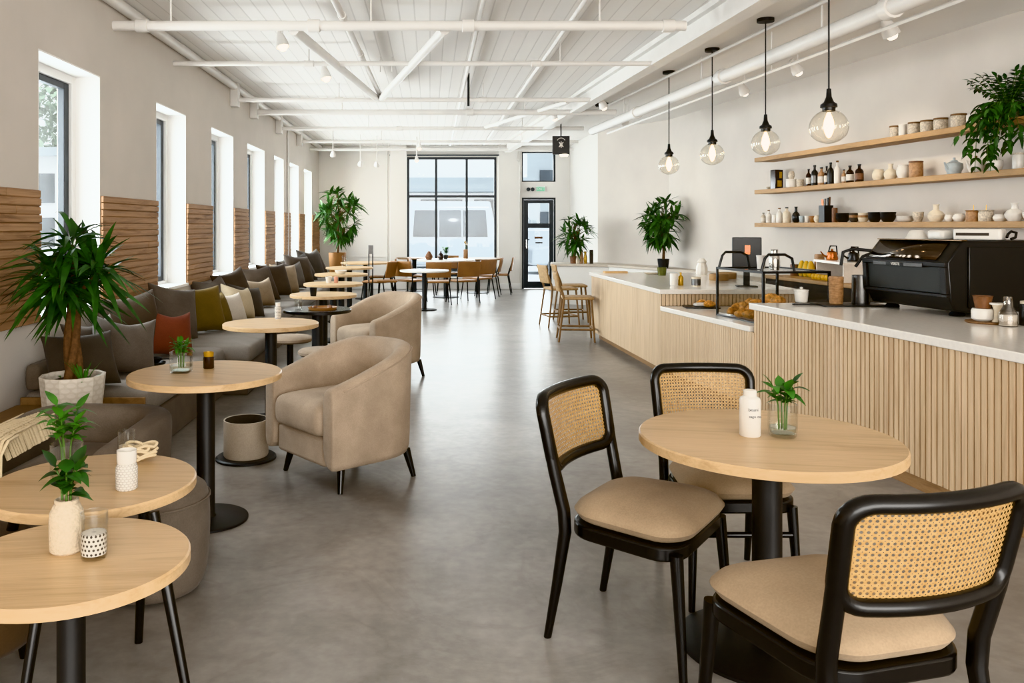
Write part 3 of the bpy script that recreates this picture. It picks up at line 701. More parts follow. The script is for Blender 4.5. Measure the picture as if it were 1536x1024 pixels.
# ------------------------------------------------------------------ bench along the window wall
t = thing('bench_platform', 'low wooden platform under the potted plant, butting against the bench', 'platform', (0, 0, 0))
MB().lo(XL+.021, -1.9, 4.48, 5.2, .31, .36).build('top', 'bencht', t, bev=.004); MB().lo(XL+.021, -1.93, 4.5, 5.2, 0, .31).build('carcass', 'bencht', t)
units = [(5.25, 7.25, -1.77), (7.27, 8.4, -1.56), (8.42, 10., -1.8), (10.02, 11.6, -1.8), (11.62, 13.4, -1.8), (13.42, 15.4, -1.8), (15.42, 17.25, -1.8)]
ul = ['first grey bench section from the plant pot, behind the glass of greenery', 'protruding grey bench section in front of the rust and large grey cushions', 'grey bench section with the olive and white cushions',
      'grey bench section with the two dark brown cushions', 'grey bench section beside the table with the low white bowl', 'grey bench section beside the table with the clear carafe', 'last grey bench section before the potted tree']
for (a, b, x), lb in zip(units, ul):
    t = thing('bench_section', lb, 'bench', ((x+XL)/2, (a+b)/2, 0), 0, 'grey bench sections along the window wall'); hx = (x-XL)/2; hy = (b-a)/2
    MB().lo(-hx+.021, hx-.03, -hy, hy, 0, .27).build('base', 'grey', t, bev=.012)
    cushion(MB(), hx-.012, hy-.004, .27, .43, .05, .05, .02, 5, .01, 0).build('seat_cushion', 'greyl', t, sub=1, ang=180)
    cushion(MB(), .05, hy-.01, .43, .60, .03, .03, .0, 4, -hx+.085, 0).build('back_pad', 'grey', t, sub=1, ang=180)
    if a < 6:
        MB().lo(-hx+.03, hx-.02, -hy-.025, -hy-.002, 0, .40).build('end_panel', 'bencht', t, bev=.003)
# pillows
def pillow_mesh(w, h, th, seed, kind=''):
    rnd = random.Random(seed); m = MB(); n = 15; rows = []; ph = [rnd.uniform(0, 6) for _ in range(6)]
    for side in (1, -1):
        rows = []
        for i in range(n):
            u = -1+2*i/(n-1); r = []
            for j in range(n):
                v = -1+2*j/(n-1); k = (max(0, 1-abs(u)**2.6)*max(0, 1-abs(v)**2.6))**.55
                pin = 1-.12*(1-u*u)*abs(v)**3; pin2 = 1-.12*(1-v*v)*abs(u)**3
                wr = .016*sin(5*u+3*v+ph[0])*k + .011*sin(9*v-4*u+ph[1])*k + .007*sin(14*u+6*v+ph[2])*k
                sag = -(.20 if 'dent' in kind else (.05, .12, .16)[seed % 3])*max(0, v)**1.5*(1-abs(u)**1.3)
                r.append((w/2*u*pin2, side*(th/2*k+(wr if side > 0 else 0)), h/2*(v*pin+1)+sag*h))
            rows.append(r)
        if side < 0: rows = [list(reversed(r)) for r in rows]
        m.grid(rows)
    # weld the seam
    key, remap, nv = {}, [], []
    for p in m.v:
        q = tuple(round(c, 5) for c in p)
        if q not in key: key[q] = len(nv); nv.append(p)
        remap.append(key[q])
    m.v = nv; m.f = [tuple(reversed([remap[i] for i in f])) for f in m.f]
    return m
def pillow(label, d, x, w, h, mat, turn=55, tilt=-16, roll=0, th=.21, z=.445, group='cushions on the grey bench'):
    o = pillow_mesh(w, h, th, hash(label) % 97 if False else sum(map(ord, label)), label).build('cushion', mat, sub=1, ang=180)
    o.rotation_mode = 'XYZ'; o.matrix_world = Matrix.Translation((x, d, z)) @ Matrix.Rotation(radians(turn), 4, 'Z') @ Matrix.Rotation(radians(tilt), 4, 'X') @ Matrix.Rotation(radians(roll), 4, 'Y')
    return tag(o, label, 'cushion', group)
def pil(label, px, pyb, w, h, mat, dx=0., **k):
    s_ = sum(map(ord, label)); k['roll'] = k.get('roll', 0)*1.3 + (s_ % 5-2)*3; k['turn'] = k.get('turn', 55)-4+(s_ % 7-3)*3; k['tilt'] = -20-(s_ % 4)*3
    x = -2.17+dx; d = -x*F/(PX-px); return pillow(label, d, x, w, h, mat, **k)
pil('dark grey cushion directly behind the plant pot', 130, 0, .48, .40, 'greyd', -.0, turn=40)
pil('grey cushion squeezed upright behind the cushion next to the plant pot', 158, 0, .42, .44, 'pgrey', -.1, turn=62)
pil('mid grey cushion with pinched corner between plant pot and brown cushion', 184, 0, .48, .46, 'pgrey', .06, turn=48, roll=5)
pil('dark brown cushion leaning behind the rust cushion, nearer the plant', 209, 0, .56, .56, 'pdark', -.06, turn=50, roll=-4)
pil('rust red cushion with a dented top', 253, 0, .45, .43, 'prust', .12, turn=48, roll=6)
pil('large dark grey cushion standing on its corner behind the rust cushion', 262, 0, .52, .55, 'pgrey', -.12, turn=52, roll=9)
pil('olive mustard cushion, larger of the two', 306, 0, .55, .50, 'polive', .02, turn=46, roll=4)
pil('olive mustard cushion tucked behind the white cushion, smaller of the two', 330, 0, .42, .40, 'polive', .08, turn=55, roll=3)
pil('grey cushion peeking over the olive cushions', 336, 0, .5, .55, 'pgrey', -.09, turn=60)
pil('off-white cushion beside the smaller olive cushion', 347, 0, .46, .40, 'pwhite', .14, turn=50, roll=6)
pil('cream cushion standing behind the off-white cushion', 363, 0, .45, .43, 'pcream', .1, turn=58, roll=4)
pil('dark brown cushion peeking over the cream cushion', 364, 0, .5, .56, 'pdark', -.05, turn=58, roll=-5)
pil('charcoal grey cushion between the cream and beige cushions', 373, 0, .5, .42, 'greyd', .12, turn=52, roll=6)
pil('beige cushion next to the charcoal grey cushion', 393, 0, .48, .42, 'pbeige', .06, turn=55)
pil('dark brown cushion behind the beige cushion', 398, 0, .56, .56, 'pdark', -.03, turn=55)
pil('brown cushion with a lighter face in the middle of the bench row', 418, 0, .55, .54, 'pdark', .0, turn=58)
pil('taupe beige cushion beside the brown one in the middle of the row', 431, 0, .5, .5, 'pbeige', .05, turn=60)
pil('taupe grey cushion standing alone past the beige one', 443, 0, .55, .52, 'pgrey', .0, turn=58)
pil('olive brown cushion in the far part of the bench row', 455, 0, .6, .6, 'pdark', .0, turn=58)
pil('dark grey cushion near the far end of the bench row', 464, 0, .6, .6, 'greyd', .0, turn=58)
pil('charcoal cushion second from the far end of the bench row', 474, 0, .65, .66, 'greyd', .0, turn=58)
pil('brown cushion at the very far end of the bench row', 480, 0, .55, .6, 'pdark', .0, turn=58)

# ------------------------------------------------------------------ plants
def strap_tree(t, base, tr_h, crown, n, L, W, leaf='leafd', trunks=3, spread=1., lean=0.):
    tk = MB(); rnd = random.Random(5)
    for k in range(trunks):
        a0 = 2*pi*k/trunks; pts = []
        for i in range(9):
            z = tr_h*i/8; a = a0+3.2*i/8; r = .032*(1-.3*i/8) if trunks > 1 else 0; pts.append((r*cos(a)+lean*i/8, r*sin(a), base+z))
        tk.tube(pts, [.03-.012*i/8 for i in range(9)], 9)
    tk.build('trunk', 'bark', t)
    f = MB(); heads = [(lean, 0, base+tr_h), (lean-.16, .06, base+tr_h+.08), (lean+.16, -.05, base+tr_h+.1), (lean+.04, .14, base+tr_h+.1), (lean-.02, -.15, base+tr_h+.05), (lean, 0, base+tr_h+crown)]
    st = MB()
    for h in heads: st.tube([(lean, 0, base+tr_h-.05), h], [.015, .008], 7)
    st.build('branch', 'bark', t)
    for i in range(n):
        h = Vector(rnd.choice(heads)) + Vector((0, 0, rnd.uniform(-.06, .06))); a = rnd.uniform(0, 2*pi); el = rnd.uniform(-.8, 1.3)
        d = Vector((cos(a)*cos(el)*spread, sin(a)*cos(el)*spread, sin(el))); l = L*rnd.uniform(.65, 1.1)
        f.leaf(h + d*.03, d, l, W*rnd.uniform(.75, 1.2), rnd.uniform(.15, .6)*(1.1 if el > -.1 else .5), 7, .25, rnd.uniform(-.5, .5))
    return f
t = thing('potted_dracaena', 'bushy long-leaved plant in a white stone pot at the near end of the bench', 'potted plant', (-2.13, 4.97, .36))
m = MB().lathe([(0, 0), (.15, 0), (.165, .015), (.185, .21), (.187, .232), (.165, .232), (.158, .19), (0, .19)], n=12).build('pot', 'emboss', t, ang=20, bev=.004)
MB().lathe([(0, .185), (.162, .19), (.1, .205), (0, .21)], n=24).build('soil', 'soil', t)
f = strap_tree(t, .19, .54, .27, 330, .35, .04, 'leafd'); f.v = [(max(x, -.44) if x < -.44 else x, y, z) for x, y, z in f.v]; f.build('foliage', 'leafd', t)
g = MB(); rnd = random.Random(3)
for i in range(26): a = rnd.uniform(0, 6.28); g.leaf((.09+.02*cos(a), -.06+.02*sin(a), .2), (cos(a)*.5, sin(a)*.5, 1), rnd.uniform(.1, .24), .008, .3, 4)
for i in range(14): a = rnd.uniform(0, 6.28); g.leaf((.12*cos(a), .12*sin(a), .2), (cos(a), sin(a), .8), rnd.uniform(.04, .09), .02, .5, 4)
g.build('undergrowth', 'leafm', t)
def leafy_tree(name, label, loc, pot, trunk_h, crown_c, crown_r, n, L, W, leaf='leaft', seed=1, clip=None, per=7):
    "pot: list of (r,z) profile, material; crown of radiating leaf clusters on thin branches"
    t = thing(name, label, 'potted plant', loc); rnd = random.Random(seed)
    MB().lathe(pot[0], n=28).build('pot', pot[1], t); ph = max(z for r, z in pot[0]); pr = max(r for r, z in pot[0])
    MB().lathe([(0, ph-.05), (pr*.9, ph-.035), (0, ph-.02)], n=20).build('soil', 'soil', t)
    tk = MB(); C = Vector(crown_c); tk.tube([(0, 0, ph-.05), (.01, .01, ph+trunk_h*.5), (C.x*.4, C.y*.4, ph+trunk_h), (C.x, C.y, C.z)], [.026, .022, .018, .009], 9)
    f = MB()
    for i in range(n):
        while True:
            q = Vector((rnd.uniform(-1, 1), rnd.uniform(-1, 1), rnd.uniform(-1, 1)))
            if .2 < q.length < 1: break
        p = C + Vector((q.x*crown_r[0], q.y*crown_r[1], q.z*crown_r[2]))
        if clip and not clip(Vector(loc)+p): continue
        st = Vector((C.x*.5, C.y*.5, min(max(p.z-.25*crown_r[2]-.1, ph+trunk_h*.75), C.z+.2)))
        tk.tube([st, st.lerp(p, .5)+Vector((0, 0, .03)), p], [.008, .005, .003], 5)
        out = (p - C + Vector((0, 0, .1))).normalized()
        for j in range(per):
            a = 2*pi*j/per + rnd.uniform(-.3, .3); s1 = out.cross(Vector((0, 0, 1)));
            s1 = s1.normalized() if s1.length > .1 else Vector((1, 0, 0)); s2 = s1.cross(out)
            d = (out*rnd.uniform(.35, .9) + s1*cos(a) + s2*sin(a)).normalized()
            if clip and not clip(Vector(loc)+p+d*L): continue
            f.leaf(p, d, L*rnd.uniform(.7, 1.15), W*rnd.uniform(.8, 1.15), rnd.uniform(.05, .45), 4, .2, rnd.uniform(-.4, .4))
    tk.build('trunk', 'bark', t); f.build('foliage', leaf, t); return t
leafy_tree('potted_tree', 'tall leafy tree in a tan tapered pot in the window-side far corner', (-1.98, 17.85, 0), ([(0, 0), (.15, 0), (.19, .9), (.175, .9), (.17, .8), (0, .8)], 'leather'), .45, (.02, 0, 1.72), (.42, .42, .56), 62, .30, .065, 'leaft', 2, lambda p: p.x > XL+.1 and p.y < YB-.2)
wclip = lambda p: p.x < 3.24 and p.y < 19.3
leafy_tree('potted_tree', 'spiky leaved plant on the far ledge beside the entrance door', (2.72, 15.75, .76), ([(0, 0), (.065, 0), (.08, .14), (.07, .14), (.07, .1), (0, .1)], 'brownc'), .22, (.02, 0, .58), (.25, .25, .3), 38, .27, .04, 'leaft', 4, wclip)
aclip = lambda p: (p.x-3.28)*(16.3-14.7)+(p.y-16.3)*(4.21-3.28) < -.25 and p.x < xw(p.y)-.06
leafy_tree('potted_tree', 'leafy umbrella tree on the ledge in the wall corner behind the counter', (3.92, 14.0, .76), ([(0, 0), (.08, 0), (.1, .16), (.09, .16), (.09, .12), (0, .12)], 'blackc'), .22, (.0, 0, .78), (.34, .34, .36), 52, .26, .06, 'leaft', 6, aclip)
def sprig(label, loc, stem_h, n, L, W, seed, mat='leafm', spread=.5, name='leaf_sprig', nst=3, low=.55):
    t = thing(name, label, 'sprig', loc); rnd = random.Random(seed); s, f = MB(), MB()
    for k in range(nst):
        a = 2*pi*k/nst+rnd.uniform(-.4, .4); hh = stem_h*rnd.uniform(.75, 1); e = Vector((cos(a)*spread*hh*.6, sin(a)*spread*hh*.6, hh)); b = Vector((cos(a)*.012, sin(a)*.012, .012)); m_ = b.lerp(e, .5)+Vector((0, 0, .01)); m_.x *= .7; m_.y *= .7
        s.tube([b, m_, e], [.0032, .0026, .0018], 6)
        for i in range(n):
            u = low + (1-low)*i/max(1, n-1); p = m_.lerp(e, (u-.5)*2) if u > .5 else b.lerp(m_, u*2); aa = i*2.4+rnd.uniform(-.4, .4); d = Vector((cos(aa), sin(aa), rnd.uniform(.15, .9)))
            f.leaf(p, d, L*rnd.uniform(.7, 1.1), W*rnd.uniform(.8, 1.1), rnd.uniform(.2, .6), 5, .2)
        f.leaf(e, (e.x*2, e.y*2, .1), L, W, .2, 5, .2)
    s.build('stem', 'stem', t); f.build('foliage', mat, t); return t
# ------------------------------------------------------------------ jars, bottles, bowls
def vessel(name, label, cat, loc, prof, mat, n=24, lid=None, lidmat='cork', extra=None, group=None, part='body', ang=38):
    if not lid and not extra:
        o = MB().lathe(prof, n=n).build(name, mat, None, loc, ang=ang); return tag(o, label, cat, group)
    t = thing(name, label, cat, loc, 0, group); MB().lathe(prof, n=n).build(part, mat, t, ang=ang)
    if lid: MB().lathe(lid, n=n).build('lid' if lidmat != 'black' else 'cap', lidmat, t)
    if extra: extra(t)
    return t
def jarp(r, h): return [(0, 0), (r*.95, 0), (r, .006), (r, h*.93), (r*.93, h), (0, h)]
def lidp(r, h, k=.012): return [(0, h), (r, h), (r*1.02, h+k*.3), (r, h+k), (0, h+k)]
def botp(r, h): return [(0, 0), (r*.94, 0), (r, .006), (r, h*.6), (r*.8, h*.7), (r*.36, h*.78), (r*.33, h*.92), (r*.4, h*.925), (r*.4, h*.99), (0, h)]
def bowlp(r, h): return [(0, 0), (r*.55, 0), (r*.62, .004), (r*.92, h*.55), (r, h), (r*.95, h), (r*.85, h*.55), (0, h*.2)]
def potp(r, h): return [(0, 0), (r*.6, 0), (r*.95, h*.3), (r, h*.55), (r*.85, h*.82), (r*.7, h*.9), (r*.75, h), (r*.65, h), (r*.6, h*.88), (0, h*.85)]
def vasep(r, h): return [(0, 0), (r*.6, 0), (r*.95, h*.22), (r, h*.4), (r*.75, h*.58), (r*.35, h*.68), (r*.3, h*.88), (r*.42, h), (r*.33, h), (r*.24, h*.88), (0, h*.7)]
def tumbler(label, loc, r, h, name='glass_tumbler', water=.0, sq=None, wall=.003, group=None, mat='glass', cat='glass'):
    t = thing(name, label, cat, loc, 0, group)
    MB().lathe([(0, 0), (r*.86, 0), (r*.93, .006), (r, h*.3), (r*1.0, h), (r-wall, h), (r-wall, h*.3), (r*.84, .012), (0, .01)], n=36, sq=sq).build('vessel', mat, t)
    if water: MB().lathe([(0, .0105), (r*.83, .0125), (r-wall-.0005, h*.3), (r-wall-.0005, h*water), (0, h*water)], n=36, sq=sq).build('water', 'water', t)
    return t
# --- front right table
x, y, z = at(1125, 653, .74); W_ = .036
def bl(t):
    text('beani', .017, 'steel', t, (-.002, -.0365, .098), (pi/2, 0, 0)); text('sago co', .014, 'steel', t, (.004, -.0365, .074), (pi/2, 0, 0))
vessel('bottle', 'matte white bottle with faint grey script on the cane chair table', 'bottle', (x, y, z), [(0, 0), (.033, 0), (.036, .004), (.036, .125), (.033, .134), (.024, .139), (.021, .142), (0, .143)], 'whitec', 32, [(0, .142), (.0225, .142), (.0225, .158), (.02, .161), (0, .161)], 'whitec', bl)
x, y, z = at(1174, 654, .74)
tumbler('clear glass of water holding a leafy sprig on the cane chair table', (x, y, z), .049, .115, water=.28, wall=.0035)
sprig('green leafy sprig standing in the water glass on the cane chair table', (x, y, z+.012), .19, 8, .068, .036, 11, spread=.33, low=.6, nst=4)
# --- nearest side table
x, y, z = at(100, 826, ZT); 
vessel('vase', 'cream vase with a rough sandy texture on the nearest side table', 'vase', (x, y, z), [(0, 0), (.036, 0), (.042, .006), (.0435, .03), (.044, .085), (.042, .105), (.034, .122), (.03, .128), (.031, .137), (.027, .139), (.025, .125), (0, .12)], plain('sandy ceramic', '#c8b8a1', .85, 0, .22, 130, .9, 140), 40)
sprig('dark green leafy sprig in the cream sandy vase', (x, y, z+.122), .1, 7, .07, .04, 21, 'leafd', .55, nst=4, low=.15)
x, y, z = at(141, 836, ZT)
def sand(t): MB().lathe([(0, .0105), (.031, .0125), (.0315, .066), (.02, .068), (0, .066)], n=36).build('filling', 'dots', t)
t = tumbler('open clear glass half filled with spotted beads on the nearest side table', (x, y, z), .0345, .118, 'glass_jar', wall=.002); sand(t)
# --- second side table
x, y, z = at(190, 733, ZT)
vessel('knit_jar', 'white knit-textured jar with a frosted neck on the second side table', 'jar', (x, y, z), [(0, 0), (.03, 0), (.034, .004), (.035, .07), (.03, .084), (0, .085)], 'knit', 36, [(.0, .085), (.029, .085), (.031, .092), (.031, .128), (.028, .128), (.027, .095), (0, .09)], 'whitec')
x, y, z = at(100, 723, ZT)
tumbler('tall clear glass with water and green shoots on the second side table', (x, y, z), .052, .132, 'glass_vase', water=.3, wall=.003, cat='vase')
sprig('bright green leafy shoots in the tall clear glass on the second side table', (x, y, z+.012), .24, 9, .09, .034, 31, 'leafm', .33, nst=5, low=.6)
x, y, z = at(192, 688, ZT)
def sand2(t): MB().lathe([(0, .0105), (.027, .0125), (.0275, .05), (0, .052)], n=30).build('filling', 'specc', t)
t = tumbler('small clear glass jar of sand at the back edge of the second side table', (x-.005, y, z), .031, .105, 'glass_jar', wall=.002); sand2(t)
x, y, z = at(216, 689, ZT); m = MB(); rnd = random.Random(9)
for k in range(5):
    ph = rnd.uniform(0, 6); m.tube([((.05+.012*sin(3*a+ph))*cos(a), (.042+.01*cos(2*a+ph))*sin(a), .014+k*.009+.012*abs(sin(2*a+ph))) for a in [2*pi*i/28 for i in range(28)]], .0055, 6, closed=True)
tag(m.build('rope_coil', 'rope', None, (x-.01, y-.015, z)), 'loose coil of cream rope at the back edge of the second side table', 'rope')
# --- table by the near armchair
x, y, z = at(272, 558, .74)
tumbler('squat clear glass holding a small green plant on the oak pedestal table', (x, y, z), .052, .105, water=.35, sq=5, cat='glass'); sprig('small bright green sprig in the squat clear glass', (x, y, z+.012), .155, 9, .06, .022, 41, 'leafm', .4, nst=5, low=.6)
x, y, z = at(313, 552, .74)
vessel('candle_jar', 'small dark amber candle jar beside the squat glass of greenery', 'candle', (x, y, z), [(0, 0), (.026, 0), (.028, .004), (.028, .06), (.026, .062), (0, .062)], 'amber', 20, [(.025, .058), (.027, .084), (.025, .084), (.023, .06)], 'gold')
x, y, z = at(417, 478, .74)
vessel('slim_jar', 'slim speckled jar with dark band on the table between the armchairs', 'jar', (x, y, z), [(0, 0), (.024, 0), (.026, .05), (.0262, .09), (.02, .1), (0, .1)], 'dots', 18, [(0, .1), (.018, .1), (.02, .128), (0, .13)], 'whitec')
x, y, z = (-1.0, 7.4, .74)
t = thing('tray', 'small wooden tray with low rim on the dark glossy table', 'tray', (x+.05, y-.03, z)); MB().lathe([(0, 0), (.12, 0), (.13, .02), (.124, .02), (.115, .006), (0, .006)], n=32).build('dish', 'leather', t)
rnd = random.Random(2)
for i in range(5): tag(MB().lathe([(0, 0), (.014, .002), (.02, .012), (.014, .024), (0, .027)], n=12).build('nut', 'brownc', None, (x+.05+rnd.uniform(-.08, .08), y-.03+(i-2)*.034, z+.006)), 'small brown nut lying on the tray of the dark glossy table', 'nut', 'nuts on the small tray')
tumbler('clear drinking glass beside the tray on the dark glossy table', (x-.16, y-.05, z), .033, .1)
x, y, z = at(470, 444, .74); vessel('cup', 'black cup on the first oak table behind the dark glossy table', 'cup', (x, y, z), [(0, 0), (.03, 0), (.04, .09), (.036, .09), (.027, .01), (0, .01)], 'blackc')
x, y, z = at(493, 424, .74); vessel('cup', 'white cup beside a pink candle on an oak bench table', 'cup', (x, y, z), [(0, 0), (.03, 0), (.042, .08), (.038, .08), (.027, .01), (0, .01)], 'whitec')
x, y, z = at(504, 424, .74); vessel('candle', 'pink candle beside the white cup on an oak bench table', 'candle', (x, y, z), jarp(.025, .08), plain('pink wax', '#c98f78', .5))
x, y, z = at(511, 411, .74); vessel('bowl', 'low white bowl on an oak bench table', 'bowl', (x, y, z), bowlp(.09, .06), 'whitec')
x, y, z = at(517, 400, .74); tumbler('clear carafe on an oak bench table toward the end wall', (x, y, z), .05, .2, 'carafe', cat='carafe')
m = MB()
x, y, z = (-2.02, 6.1, .447); t = thing('bowl_stack', 'stack of small dark green bowls left on the first bench section', 'bowls', (x, y, z))
MB().lathe(bowlp(.085, .035)).build('bowl', 'blackc', t); MB().lathe(bowlp(.06, .035), c=(.0, 0, .03)).build('bowl', 'blackc', t); MB().tube([(.02, 0, .05), (.09, .02, .055), (.13, .03, .05)], .006, 6).build('spoon', 'blackc', t)
# slim dark stand in front of the far tables
t = thing('menu_stand', 'slim black upright stand near the farthest bench tables', 'stand', (-1.08, 15.2, 0)); MB().lo(-.12, .12, -.12, .12, 0, .015).build('base_plate', 'blackm', t)
MB().lo(-.045, -.025, -.012, .012, .015, 1.0).build('post', 'blackm', t); MB().lo(.025, .045, -.012, .012, .015, 1.0).build('post', 'blackm', t); MB().lo(-.045, .045, -.014, .014, .96, 1.12).build('header', 'steel', t, bev=.004)

# ------------------------------------------------------------------ counters
ZF, ZL, ZH = .86, .70, .88
A, B, C_, P_, Q_ = (2.14, 11.0), (2.25, 8.1), (2.5, 6.44), (2.515, 6.42), (2.98, 2.6)
def slats(label_parent, p0, p1, z0, z1, pitch=.04, wd=.03, dp=.014, name='slat_cladding', mat='slatp'):
    a, b = Vector(p0), Vector(p1); d = (b-a); L = d.length; d.normalize(); nrm = Vector((-d.y, d.x))
    m = MB(); n = int(L/pitch); ang = math.atan2(d.y, d.x)
    for i in range(n):
        c = a + d*(i+.5)*L/n + nrm*(-dp/2)
        m.box((c.x, c.y, (z0+z1)/2), (wd, dp, z1-z0), ang)
    return m.build(name, mat, label_parent)
def inset(p, q, k):      # offset of a plan edge toward the customer side
    d = (Vector(q)-Vector(p)).normalized(); n = Vector((d.y, -d.x)); return Vector(p)+n*k, Vector(q)+n*k
def carcass(t, poly, z0, z1, mat='slatd'): MB().prism(poly, z0, z1).build('carcass', mat, t)
# far bar counter
t = thing('bar_counter', 'far pale wood bar counter with fine vertical slats, beside the bar stools', 'counter')
carcass(t, [A, B, (3.55, 8.1), (3.55, 10.95)], .09, ZF-.045)
slats(t, A, B, .09, ZF-.045, .036, .0345, .008); slats(t, B, (3.55, 8.1), ZL+.0, ZF-.045, .036, .03, .012); slats(t, (3.3, 11.), A, .09, ZF-.045, .036, .0325, .01)
MB().prism([(2.22, 10.94), (2.33, 8.0), (3.5, 8.0), (3.5, 10.9)], 0, .09).build('plinth', 'plinth', t)
o = MB().prism([(2.11, 11.04), (2.222, 8.06), (3.6, 8.06), (3.6, 11.0)], ZF-.045, ZF).build('worktop', 'quartz', bev=.006); tag(o, 'pale quartz worktop of the far bar counter', 'worktop')
# lowered middle counter
t = thing('display_counter', 'lowered pale wood counter carrying the pastry case', 'counter')
carcass(t, [(2.255, 8.08), C_, (3.5, 6.5), (3.5, 8.08)], .09, ZL-.045); slats(t, (2.252, 8.09), (2.5, 6.4), .09, ZL-.045, .036, .031, .012)
MB().prism([(2.33, 8.05), (2.58, 6.5), (3.4, 6.5), (3.4, 8.05)], 0, .09).build('plinth', 'plinth', t)
o = MB().prism([(2.222, 8.05), (2.47, 6.45), (3.5, 6.53), (3.5, 8.05)], ZL-.045, ZL).build('worktop', 'quartz', bev=.006); tag(o, 'lower white worktop under the pastry case', 'worktop')
# near service counter
t = thing('service_counter', 'near slatted oak counter carrying the black coffee machine', 'counter')
carcass(t, [P_, Q_, (4.4, 2.6), (4.3, 6.42)], .09, ZH-.05); slats(t, P_, Q_, .085, ZH-.05, .043, .0325, .022, mat='slat'); slats(t, (4.3, 6.42), P_, .085, ZH-.05, .0425, .034, .014)
MB().prism([(2.55, 6.45), (2.955, 2.6), (4.3, 2.6), (4.25, 6.4)], 0, .085).build('plinth', 'plinth', t)
o = MB().prism([(2.475, 6.47), (2.94, 2.55), (4.45, 2.55), (4.36, 6.47)], ZH-.05, ZH).build('worktop', 'quartz', bev=.006); tag(o, 'pale quartz worktop under the coffee machine', 'worktop')
# ledge along the alcove walls
t = thing('alcove_ledge', 'low pale ledge running along the alcove walls behind the bar', 'ledge')
wl = [(2.3, 15.75), (3.3, 15.4), (3.85, 14.2), (4.28, 13.2), (4.3, 10.8), (xw(10.8)-.01, 10.8), (4.19, 14.69), (3.26, 16.29), (2.4, 16.4)]
MB().prism(wl, 0, .715).build('panel', 'wallw', t); MB().prism([(2.27, 15.72), (3.28, 15.37), (3.82, 14.18), (4.25, 13.18), (4.27, 10.77), (xw(10.77)-.005, 10.77), (4.195, 14.69), (3.265, 16.29), (2.38, 16.43)], .715, .76).build('top', plain('pale ledge top', '#bdb2a4', .5), t, bev=.005)
# back counter along the right wall
t = thing('back_counter', 'back counter along the shelf wall behind the pastry case', 'counter')
MB().prism([(xw(10.3)-.6, 10.3), (xw(4.2)-.6, 4.2), (xw(4.2)-.02, 4.2), (xw(10.3)-.02, 10.3)], 0, .83).build('carcass', 'greyd', t)
o = MB().prism([(xw(10.3)-.63, 10.33), (xw(4.2)-.63, 4.2), (xw(4.2)-.01, 4.2), (xw(10.3)-.01, 10.33)], .83, .87).build('worktop', 'shelf', bev=.004); tag(o, 'oak worktop of the back counter along the shelf wall', 'worktop')

# ------------------------------------------------------------------ wall shelves and what stands on them
D0, D1 = 11.22, 4.6; SZ = [2.385, 1.955, 1.515]; SL = ['top', 'middle', 'bottom']
for z, n_ in zip(SZ, SL):
    o = MB().prism([(xw(D0)-.27, D0), (xw(D1)-.27, D1), (xw(D1)-.003, D1), (xw(D0)-.003, D0)], z-.055, z).build('wall_shelf', 'shelf', bev=.003)
    tag(o, n_+' long oak shelf on the wall behind the counter', 'shelf', None)
def sp_(px, sh, back=.15): k = (px-PX)/F; d = (4.21+.1227*14.7-back)/(k+.1227); return (k*d, d, SZ[sh]), d/F
def on(sh, px, wpx, hpx, kind, label, mat, lidmat=None, cat=None, back=.15, group=None):
    loc, k = sp_(px, sh, back); r, h = wpx*k/2, hpx*k
    pr = {'jar': jarp, 'bottle': botp, 'bowl': bowlp, 'pot': potp, 'vase': vasep}[kind]
    cat = cat or kind
    if kind == 'jar' and lidmat: return vessel('lidded_jar', label, cat, loc, jarp(r, h-.016), mat, 20, lidp(r*1.03, h-.016, .016), lidmat, group=group)
    if kind == 'bottle':
        def ex(t):
            if lidmat != 'none': MB().lathe([(r*1.01, h*.15), (r*1.012, h*.15), (r*1.012, h*.5), (r*1.01, h*.5)], n=20).build('label', lidmat or 'label', t)
        return vessel('bottle', label, cat, loc, botp(r, h), mat, 20, [(0, h*.93), (r*.43, h*.93), (r*.43, h*1.01), (0, h*1.01)], 'black' if mat != 'whitec' else 'cork', ex, group=group)
    return vessel(name={'bowl': 'bowl', 'pot': 'clay_pot', 'vase': 'vase', 'jar': 'jar'}[kind], label=label, cat=cat, loc=loc, prof=pr(r, h), mat=mat, n=24, group=group)
g0 = 'jars on the top shelf'
for px, w_, h_, m_, l_, lb in ((1342, 14, 18, 'specc', 'cork', 'narrow pebbled jar with brown lid, first on the top shelf'), (1354, 11, 18, 'whitec', 'whitec', 'plain white narrow jar between two pebbled jars on the top shelf'),
        (1371, 16, 19, 'specc', 'cork', 'pebbled jar with brown lid, between the plain white jar and the next pebbled one'), (1390, 17, 19, 'specc', 'cork', 'pebbled jar with brown lid, middle of the top shelf group'),
        (1411, 19, 19, 'specc', 'cork', 'widest pebbled jar with brown lid on the top shelf'), (1438, 21, 21, 'specc', 'cork', 'pebbled jar with brown lid beside the trailing plant'), (1460, 18, 17, 'whitec', None, 'plain white jar half behind the trailing plant leaves')):
    on(0, px, w_, h_, 'jar', lb, m_, l_, group=g0)
loc, k = sp_(1165, 1); t = thing('coffee_tin', 'dark upright tin with amber panels at the far end of the middle shelf', 'tin', loc, .3); MB().lo(-.06, .06, -.05, .05, 0, .25).build('body', 'amber', t, bev=.006)
m = MB(); m.lo(-.03, .035, -.053, -.05, .03, .11); m.lo(-.0, .04, -.053, -.05, .14, .22); m.build('label', 'gold', t)
on(1, 1153, 7, 5, 'bowl', 'tiny pale dish beside the dark tin on the middle shelf', 'specc', back=.1)
on(1, 1187, 15, 13, 'jar', 'white speckled canister under a small knobbed pot on the middle shelf', 'whitec', 'whitec')
loc, k = sp_(1192, 1); vessel('small_pot', 'small speckled pot stacked on the white canister', 'pot', (sp_(1187, 1)[0][0], sp_(1187, 1)[0][1], SZ[1]+13*k), potp(.04, .1), 'specc')
